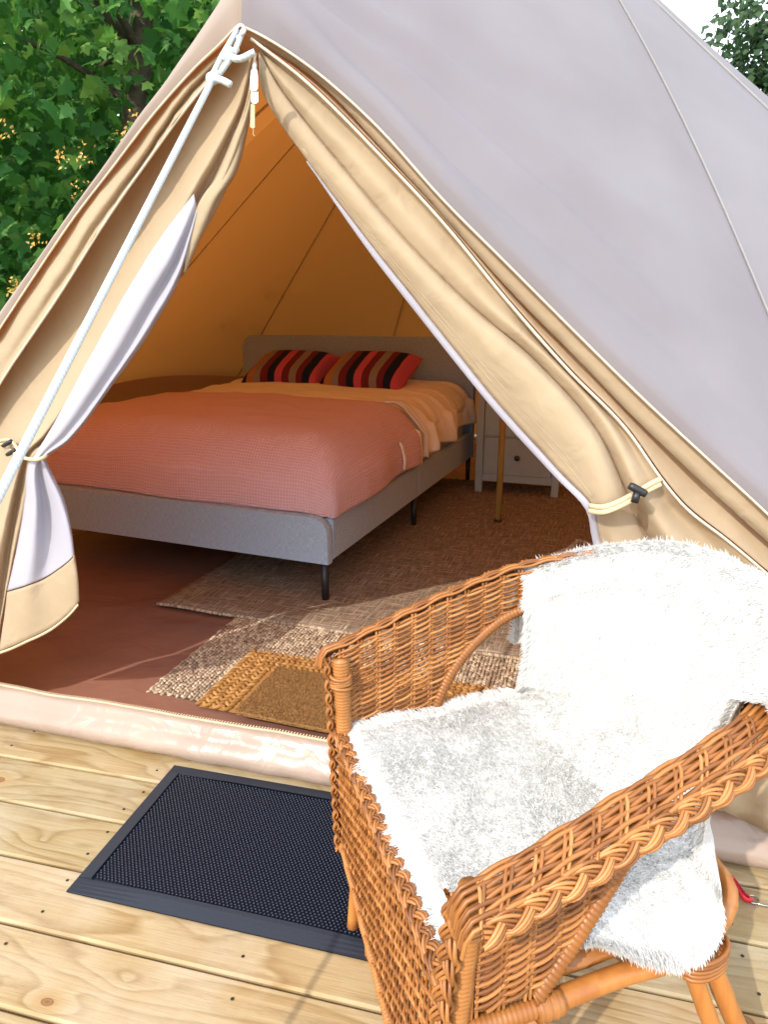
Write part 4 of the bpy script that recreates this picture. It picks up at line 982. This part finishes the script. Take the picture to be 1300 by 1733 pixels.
# rolled arm top: weave flaring outwards, then a plaited edge
topw = MB()
for k, (oo, dz) in enumerate(tuple((.0038*q_, .0012+.0030*math.sin(min(1, q_/5.)*PI*.6)-.00019*q_*q_) for q_ in range(11))):
    seg = []
    for s in np.arange(.004, LEN-.004, stake_sp/5):
        p, o = at_arc(s); seg.append(p+o*oo+np.array([0,0,dz+.0026*math.cos(PI*s/stake_sp+k*PI)]))
    e0, e1 = np.array(seg[0]), np.array(seg[-1]); fr = [np.array([-.024, 0, -.034]), np.array([-.021, 0, -.016]), np.array([-.012, 0, -.003])]
    seg = [e0+q for q in fr]+seg+[e1+q for q in fr[::-1]]
    topw.tube(seg, .0028, 5, caps=False)
for s in np.arange(.02, LEN-.015, stake_sp):
    for ds in (-.004, .004):
        p, o = at_arc(s+ds); p2, o2 = at_arc(min(LEN, s+ds+.03)); topw.tube([p+np.array([0,0,.001]), p*.6+p2*.4+o*.018+np.array([0,0,.005]), p2+o2*.040+np.array([0,0,-.017])], .0023, 5, caps=False)
topw.build('arm_top_weave', M['cane'], chair, kind='stuff')
bb = MB(); bp = TL+out*.045+np.array([0,0,-.024]); lat = out*.55+np.array([0,0,-.83]); nrm = out*.83+np.array([0,0,.55])
braid_along(bb, bp, lat, nrm, .0095, .0035, .10, sub=4, r=.0022); bb.build('arm_braid', M['cane'], chair)
# opening border, wrapped
for side in (0, 1):
    bord = MB(); pts = []
    for e in np.concatenate([np.linspace(.21 if side == 0 else .10, .44, 60), np.linspace(.45, .60, 20)]):
        s = e if side == 0 else LEN-e; z = zlow(s); q, o = shell(s, z); pts.append(q+o*.0)
    pts = np.array(pts); a = np.concatenate([[0], np.cumsum(np.linalg.norm(np.diff(pts, axis=0), axis=1))]); m = int(a[-1]/.0022)
    P = np.stack([np.interp(np.linspace(0, a[-1], m), a, pts[:, k]) for k in range(3)], 1); r_ = .0105+.0012*np.cos(np.arange(m)*PI*.62)
    bord.tube(P, r_, 8); bord.build('opening_border', M['cane'], chair)
def wrapped(mb, pts, r, amp=.0011, step=.002, n=10):
    pts = np.asarray(pts, float); a = np.concatenate([[0], np.cumsum(np.linalg.norm(np.diff(pts, axis=0), axis=1))]); m = int(a[-1]/step)
    P = np.stack([np.interp(np.linspace(0, a[-1], m), a, pts[:, k]) for k in range(3)], 1); mb.tube(P, r+amp*np.cos(np.arange(m)*PI*.64)+amp*.4*np.sin(np.arange(m)*.21), n)
SX = .012                                                           # the apron plane leans forward a little at its foot
def front_pt(f, z):
    """point on the front plane: f -1 far .. 1 near"""
    lean = (-.010-.022*f)*(0.62-z)/.4
    return np.array([lean, S*f*(.275+.0*z), z])
for f in (-1, 1):
    post = MB(); wrapped(post, [front_pt(f*.975, .604)+np.array([.014,0,0]), front_pt(f*.975, .20)+np.array([.014,0,0])], .0155); post.build('front_post', M['cane'], chair)
    cap = MB()
    for q in range(5):
        c_ = front_pt(f*.975, .575-.0062*q)+np.array([.012,0,0]); cap.tube([c_+np.array([.0185*math.cos(a), .0185*math.sin(a), .004*math.sin(a+q)]) for a in np.linspace(0, 2*PI, 20)], .0034, 6, caps=False)
    cap.build('post_binding', M['cane'], chair)
    vb = MB(); pts = np.array([front_pt(f*1.0, z)+np.array([-.010, 0, 0]) for z in np.linspace(.607, .19, 40)])
    braid_along(vb, pts, np.tile([.35, S*f*.93, 0], (40, 1)), np.tile([-.93, S*f*.35, 0], (40, 1)), .010 if f > 0 else .006, .0045, .085, r=.0026); vb.build('post_braid', M['cane'], chair)
# front apron: slanting twill weave
ap = MB(); zt_, zb_ = .452, .205; nrow = int((zt_-zb_)/.0056)
for k in range(nrow+1):
    z = zt_-k*.0056; seg = []
    for q in range(0, 92):
        f = -.95+1.9*q/91; y = f*.275
        p = front_pt(f, z); dz = .0; seg.append(p+np.array([-.0005-.0045*math.cos(2*PI*(y/.050)+k*PI*.5), 0, .0022*math.sin(2*PI*(y/.050)+k*PI*.5+.7)]))
    ap.tube(seg, .0026, 5, caps=False)
for q in range(21):
    f = -.92+1.84*q/20
    for e in (-.011, .011): ap.tube([front_pt(f+e, zt_+.004)+np.array([.001,0,0]), front_pt(f+e, zb_)+np.array([.001,0,0])], .0026, 5, caps=False)
ap.build('front_apron', M['cane'], chair, kind='stuff')
eb = MB(); pts = np.array([front_pt(f, zb_-.004) for f in np.linspace(-1, 1, 30)]); wrapped(eb, pts, .008)
eb.build('apron_edge', M['cane'], chair)
eb = MB(); pts = np.array([front_pt(f, zt_+.006)+np.array([.004,0,0]) for f in np.linspace(-.98, .98, 40)])
braid_along(eb, pts, np.tile([1., 0, .1], (40, 1)), np.tile([0, 0, 1.], (40, 1)), .008, .004, .07, r=.0026); eb.build('apron_braid', M['cane'], chair)
# seat, rails, legs
mb = MB(); rows = [[(x, S*y, .425+.006*math.sin(x*80)*math.cos(y*80)) for x in np.linspace(.012, .40, 24)] for y in np.linspace(-.262, .262, 24)]; mb.grid(rows); mb.build('seat', M['cane'], chair, thick=.012)
for f in (-1, 1):
    mb = MB(); wrapped(mb, catmull([(.01, S*f*.277, .412), (.06, S*f*.279, .412), (.12, S*f*.280, .412)], 12), .0115); mb.build('seat_rail', M['cane'], chair)
    mb = MB(); mb.tube(catmull([(.115, S*f*.276, .405), (.22, S*f*.274, .405), (.33, S*f*.275, .405), (.45, S*f*.22, .405), (.475, S*f*.10, .405), (.478, 0, .405)], 24), .0135, 10); mb.build('seat_rail', M['bamboo'], chair)
    mb = MB(); mb.tube(catmull([(.02, S*f*.235, .03), (.035, S*f*.25, .16), (.05, S*f*.268, .28), (.075, S*f*.272, .345), (.115, S*f*.274, .40)], 24), .012, 10); mb.build('bent_brace', M['bamboo'], chair)
    mb = MB(); wrapped(mb, [(.098, S*f*.280, .4085), (.13, S*f*.279, .4065)], .0155, .0012, .003); mb.build('joint_binding', M['cane'], chair)
def leg(pts, r):
    mb = MB(); pts = np.array(pts, float); P = catmull(pts, 30); mb.tube(P, r*(1+.05*np.exp(-((np.linspace(0, 1, 30)-.62)/.02)**2)), 14); return mb.build('leg', M['bamboo'], chair)
leg([(.045, S*-.185, .0), (.045, S*-.19, .21), (.045, S*-.19, .41)], .0155)
leg([(.045, S*.225, .0), (.045, S*.23, .21), (.045, S*.23, .41)], .0155)
for f in (-1, 1):
    l1 = leg([(.545, S*f*.315, .0), (.45, S*f*.262, .22), (.375, S*f*.225, .41)], .0145)
    l2 = leg([(.50, S*f*.335, .0), (.405, S*f*.278, .22), (.34, S*f*.238, .41)], .0125)
    mb = MB()
    for q in range(5):
        z = .335+q*.007; c_ = np.array([.385+.0*q, S*f*.252, z]); mb.tube([c_+np.array([.034*math.cos(a)*1., .020*math.sin(a), .006*math.cos(a)]) for a in np.linspace(0, 2*PI, 18)], .0035, 6, caps=False)
    mb.build('leg_binding', M['cane'], chair)
mb = MB(); mb.tube([(.045, S*-.19, .17), (.045, S*.23, .17)], .010, 10); mb.build('stretcher', M['bamboo'], chair)

# ------------------------------------------------------------------ faux fur throw on the chair
fur = thing('fur_throw', 'white fluffy faux fur throw draped over the back and seat of the wicker chair', 'throw', tuple(O_), CH)
def fur_pt(a, v):
    """a -1 far .. 1 near across; v 0 behind the back .. 1 at the front edge of the seat"""
    sg_ = LEN/2-.045+a*.315 if a < 0 else LEN/2-.045+a*.40
    top = at_arc(sg_)[0][2]
    prof = [(.060,-.16),(.060,-.08),(.050,-.006),(.020,.018),(-.014,.008),(-.026,-.06),(-.026,-.15),(-.024,-.23),(-.018,-.30),(-.0,-.33)]
    k = min(1, v/.56)*(len(prof)-1); i = int(min(len(prof)-2, k)); f = k-i; f = f*f*(3-2*f)*.3+f*.7
    oo, dz = np.array(prof[i])*(1-f)+np.array(prof[i+1])*f
    top -= .030*max(0, -a)**2
    z = top+dz if v < .30 else max(top+dz*(top-.485)/.33, .478)
    q, o = shell(sg_, min(z, top)); pb = q+o*oo; pb[2] = z
    w_ = max(0, min(1, (v-.50)/.10)); w_ = w_*w_*(3-2*w_)
    u = (v-.50)/.50
    ps = np.array([.43-.418*max(0, u)**.95, S*a*(.262+.012*max(0, 1-abs(u-.25)/.3)), .472-.004*max(0, u)+.007*math.cos(a*2.2)])
    if a > .80 and .02 < u < .62: e = (a-.8)/.2*math.sin(PI*(u-.02)/.6); ps += np.array([.0, S*.03*e, -.035*e*e])
    if u > .93: ps[2] -= .016*((u-.93)/.07)**1.5
    p = pb*(1-w_)+ps*w_
    wob = .008*mnoise(Vector((a*2.3, v*6, 3.)))+.005*mnoise(Vector((a*5, v*11, 8.)))+.0022*mnoise(Vector((a*16, v*34, 5.)))
    return p+np.array([-wob*(1-w_), 0, wob*w_])
na_, nv_ = 90, 150
G = np.array([[fur_pt(-1+2*i/(na_-1), j/(nv_-1)) for j in range(nv_)] for i in range(na_)])
mb = MB(); mb.grid(G[1:, :-1]); mb.build('backing', M['fur_skin'], fur, thick=.003)
# strands in tufts
ga = np.gradient(G, axis=0); gv = np.gradient(G, axis=1); nrmG = np.cross(ga, gv); nrmG /= np.linalg.norm(nrmG, axis=2)[:,:,None]+1e-9
ref = np.array([-.5, 0, .8]); sgn = np.sign(np.sum(nrmG*ref, axis=2)); sgn[sgn == 0] = 1
# keep one consistent side (the one facing up / out)
nrmG *= np.sign(np.median(sgn))
gvn = gv/(np.linalg.norm(gv, axis=2)[:,:,None]+1e-9); gan = ga/(np.linalg.norm(ga, axis=2)[:,:,None]+1e-9)
def samp(Ar, u, v):
    i = np.clip(u*(na_-1), 0, na_-1.001); j = np.clip(v*(nv_-1), 0, nv_-1.001); i0 = i.astype(int); j0 = j.astype(int); fi = (i-i0)[:,None]; fj = (j-j0)[:,None]
    return Ar[i0,j0]*(1-fi)*(1-fj)+Ar[i0+1,j0]*fi*(1-fj)+Ar[i0,j0+1]*(1-fi)*fj+Ar[i0+1,j0+1]*fi*fj
NTUFT, PER = 52000, 5
tu = np.random.rand(NTUFT); tv = np.random.rand(NTUFT)
edge = np.random.rand(NTUFT) < .09; side_ = np.random.choice([0, 1, 1, 1, 2, 3], NTUFT)
tu = np.where(edge & (side_ == 0), .002, np.where(edge & (side_ == 1), .998, tu)); tv = np.where(edge & (side_ == 2), .998, np.where(edge & (side_ == 3), .3*tv, tv))
lean = np.stack([np.array([mnoise(Vector((a*5, b*8, 1.))) for a, b in zip(tu, tv)]), np.array([mnoise(Vector((a*5, b*8, 20.))) for a, b in zip(tu, tv)])], 1)
bu = np.repeat(tu, PER)+np.random.normal(0, .0065, NTUFT*PER); bv = np.repeat(tv, PER)+np.random.normal(0, .0036, NTUFT*PER)
cu, cv = np.clip(bu, 0, 1), np.clip(bv, 0, 1)
base = samp(G, cu, cv); nn = samp(nrmG, cu, cv); tv3 = samp(gvn, cu, cv); ta3 = samp(gan, cu, cv)
tb = np.repeat(samp(G, tu, tv), PER, 0); Ld = np.repeat(lean, PER, 0); leng = np.repeat(np.random.uniform(.009, .0145, NTUFT)*np.where(edge, 1.25, .66), PER)*np.random.uniform(.7, 1.15, NTUFT*PER)
eo = np.repeat(np.where(tu < .05, -1., np.where(tu > .95, 1., 0)), PER); ev = np.repeat(np.where(tv > .97, 1., 0), PER)
dirv = nn*.62+tv3*(.55+.3*Ld[:,:1]+ev[:,None]*.5)+ta3*(.4*Ld[:,1:]+eo[:,None]*.9)+np.random.normal(0, .17, base.shape)+np.array([0,0,-.12])
dirv /= np.linalg.norm(dirv, axis=1)[:,None]
tip = base+dirv*leng[:,None]; tcen = tb+np.repeat(np.zeros((NTUFT,3)), PER, 0); tip = tip+(tb-base)*.35
mid = base*.5+tip*.5+nn*leng[:,None]*.10
sidev = np.cross(dirv, nn+np.random.normal(0, .38, base.shape)); sidev /= np.linalg.norm(sidev, axis=1)[:,None]+1e-9
wd_ = .00085
V = np.stack([base-sidev*wd_, base+sidev*wd_, mid-sidev*wd_*.85, mid+sidev*wd_*.85, tip-sidev*wd_*.15, tip+sidev*wd_*.15], 1).reshape(-1, 3)
quad = np.array([[0,1,3,2],[2,3,5,4]]); turn = np.sum(np.cross(sidev, mid-base)*nn, axis=1) < 0          # every strand faces outwards
F = np.where(turn[:,None,None], quad[None][:, :, ::-1], quad[None])+(np.arange(len(base))*6)[:,None,None]
fo_ = fast_mesh('fur', V, F.reshape(-1, 4), M['fur'], fur, True, 'stuff')

# ------------------------------------------------------------------ trees
def frame_mats(pos, nrm, tipd, size):
    z = nrm/np.linalg.norm(nrm, axis=1)[:,None]; y = tipd-z*np.sum(tipd*z, axis=1)[:,None]; y /= np.linalg.norm(y, axis=1)[:,None]+1e-9; x = np.cross(y, z)
    return np.concatenate([np.stack([x, y, z], 2)*size[:,None,None], pos[:,:,None]], 2)
half = [(.0,.0),(.12,-.08),(.26,-.06),(.42,-.02),(.35,.10),(.31,.21),(.45,.30),(.56,.46),(.40,.47),(.27,.50),(.27,.62),(.17,.70),(.12,.84),(0,1.0)]
outl = half+[(-x, y) for x, y in half[::-1][1:-1]]
LV = [(0,.34,.0)]+[(x, y, -.22*abs(x)**1.3-.22*(y-.3)**2) for x, y in outl]; LF = [(0, 1+i, 1+(i+1) % len(outl)) for i in range(len(outl))]
LV = np.array(LV); LF = np.array(LF)
def tent_clear(p):
    d = math.hypot(p[0]-POLE[0], p[1]-POLE[1]); zr = 3.2-(3.2-.7)*min(1.3, d/2.75)
    return d > 3.4 or p[2] > zr+.5
def shades_tent(p):
    for t in np.linspace(.2, 9, 26):
        q = p-np.array(sdir)*t
        if q[2] < .4: return False
        d = math.hypot(q[0]-POLE[0], q[1]-POLE[1])
        if d < 3.35 and q[2] < 3.45-.8*d: return True
    return False
maple = thing('maple_tree', 'leafy green maple with yellow seed clusters growing behind the left side of the tent', 'tree', (-2.3, 6.2, -.42))
mo = np.array([-2.3, 6.2, -.42])
br = MB(); br.tube(catmull([(0,0,0), (.05,-.05,1.4), (.3,-.2,2.8), (.55,-.2,4.4), (.6,-.1,6.)], 24), np.linspace(.16, .05, 24), 10)
tr_ = br.build('trunk', M['bark'], maple)
br = MB(); tips = []
for k in range(26):
    z = random.uniform(.6, 5.2); an = random.uniform(0, 2*PI); ln = random.uniform(.8, 2.0); b0 = np.array([.1+.1*z, -.1, z]); d = np.array([math.cos(an), math.sin(an)*.8, random.uniform(.0, .5)])
    pts = catmull([b0, b0+d*ln*.5+np.array([0,0,.1]), b0+d*ln+np.array([0,0,-.05])], 10)
    if all(tent_clear(p+mo) and not shades_tent(p+mo) for p in pts): br.tube(pts, np.linspace(.035, .008, 10), 6); tips.append(pts[-1])
br.build('limbs', M['bark'], maple)
pos = []
while len(pos) < 40000:
    p = np.array([random.uniform(-6.4, .9), random.uniform(4.0, 9.6), random.uniform(-.3, 7.0)])
    if p[2] > 1.0+.75*p[1]: continue
    if mnoise(Vector(p*1.15)) < -.36: continue                          # uneven crown: clumps and hollows
    if not tent_clear(p): continue
    if p[0] > -.3+.0*p[2] and p[2] < 3.4: continue
    if shades_tent(p): continue
    pos.append(p)
pos = np.array(pos); nl = len(pos)
nrm = np.random.normal(0, .75, (nl, 3))+np.array([-.25, -.75, .55]); tipd = np.random.normal(0, .5, (nl, 3))+np.array([0, -.35, -.8]); size = np.random.uniform(.075, .155, nl)*(.8+.03*pos[:,1])
proj = np.array([[650+F_PX*p[0]/(p[1]*cp-(p[2]-CAM_H)*sp), 866.5-F_PX*(p[1]*sp+(p[2]-CAM_H)*cp)/(p[1]*cp-(p[2]-CAM_H)*sp)] for p in pos])
vis = (proj[:,0] > -10) & (proj[:,1] > -10) & (proj[:,1]+1.427*proj[:,0] < 525)
rank = np.where(vis, pos[:,1]-size*8, 99.); near = np.argsort(rank)[:300]
FM = frame_mats(pos, nrm, tipd, size); rest = np.setdiff1d(np.arange(nl), near)
V, F = many(LV, LF, FM[rest]); fast_mesh('foliage', V-mo, F, M['leaf'], maple, False, 'stuff')
lm = fast_mesh('leaf', LV, LF, M['leaf'], maple, False)
for q, k in enumerate(near):
    o = lm if q == 0 else link_copy(lm, maple)
    m4 = np.eye(4); m4[:3] = FM[k]; m4[:3, 3] -= mo; o.matrix_basis = Matrix(m4.tolist())
sd = MB()
for (u, v) in ((8, 208), (97, 255), (140, 250), (232, 192), (130, 315), (20, 470), (205, 215), (60, 395), (170, 330)):
    c_ = on_y(u, v, 4.55+random.uniform(0, .4))-mo
    for q in range(16):
        d = np.random.normal(0, .03, 3)+np.array([0,0,-.02*q/4]); a = c_+d; sd.add([a, a+np.array([.011,0,.004])+np.random.normal(0,.004,3), a+np.random.normal(0,.006,3)+np.array([.006,0,-.012]), a+np.random.normal(0,.005,3)+np.array([-.006,0,-.008])], [(0,1,2,3)])
sd.build('seed_clusters', M['seed'], maple, smooth=False, kind='stuff')
# clipped hedge far behind the maple
hg = thing('hedge', 'dark green hedge closing the garden behind the maple', 'hedge', (-4., 11.5, -.42)); ho = np.array([-4., 11.5, -.42])
hp = np.stack([np.random.uniform(-7, 3.5, 9000), np.random.normal(0, .35, 9000), np.random.uniform(0, 1, 9000)**.8*6.2], 1); hp[:,1] += .5*np.sin(hp[:,0]*1.3)+.3*np.sin(hp[:,2]*1.9)
V, F = many(LV, LF, frame_mats(hp, np.random.normal(0,.5,(9000,3))+np.array([-.2,-.8,.5]), np.random.normal(0,.6,(9000,3))+np.array([0,-.3,-.6]), np.random.uniform(.2,.34,9000)))
fast_mesh('foliage', V, F, M['leaf'], hg, False, 'stuff')
st_ = MB()
for x in np.arange(-6.5, 3.4, 1.1): st_.tube([(x, 0, 0), (x+.1, .1, 2.), (x, .05, 4.5)], [.07, .05, .02], 7)
st_.build('stems', M['bark'], hg, kind='stuff')
# far tree to the right
ft = thing('far_tree', 'distant rounded green tree rising beyond the right side of the tent roof', 'tree', (10.2, 16.5, -.42)); fo = np.array([10.0, 16.5, -.42]); ft.location = fo; ft.scale = (1.35, 1.35, 1.42)
br = MB(); br.tube(catmull([(0,0,0), (.1,0,2.), (-.1,.1,4.2), (.1,0,6.5)], 20), np.linspace(.24, .05, 20), 9); br.build('trunk', M['bark'], ft)
lobes = [(np.array([random.uniform(-1.5,1.5), random.uniform(-1.4,1.4), random.uniform(2.2, 6.6)]), random.uniform(.75, 1.3)) for _ in range(26)]
pts = []
while len(pts) < 24000:
    c_, r_ = random.choice(lobes); d = np.random.normal(0, 1, 3); d /= np.linalg.norm(d); p = c_+d*r_*random.random()**.4
    if mnoise(Vector(p*2.1)) > -.15: pts.append(p)
pts = np.array(pts); n_ = len(pts)
V, F = many(np.array([(-.5,0,0),(0,-.35,.0),(.5,0,0),(0,.7,.0)]), np.array([(0,1,2,3)]), frame_mats(pts, np.random.normal(0,.6,(n_,3))+np.array([-.3,-.5,.5]), np.random.normal(0,1,(n_,3)), np.random.uniform(.07,.15,n_)))
fast_mesh('crown', V, F, M['leaf_far'], ft, False, 'stuff')
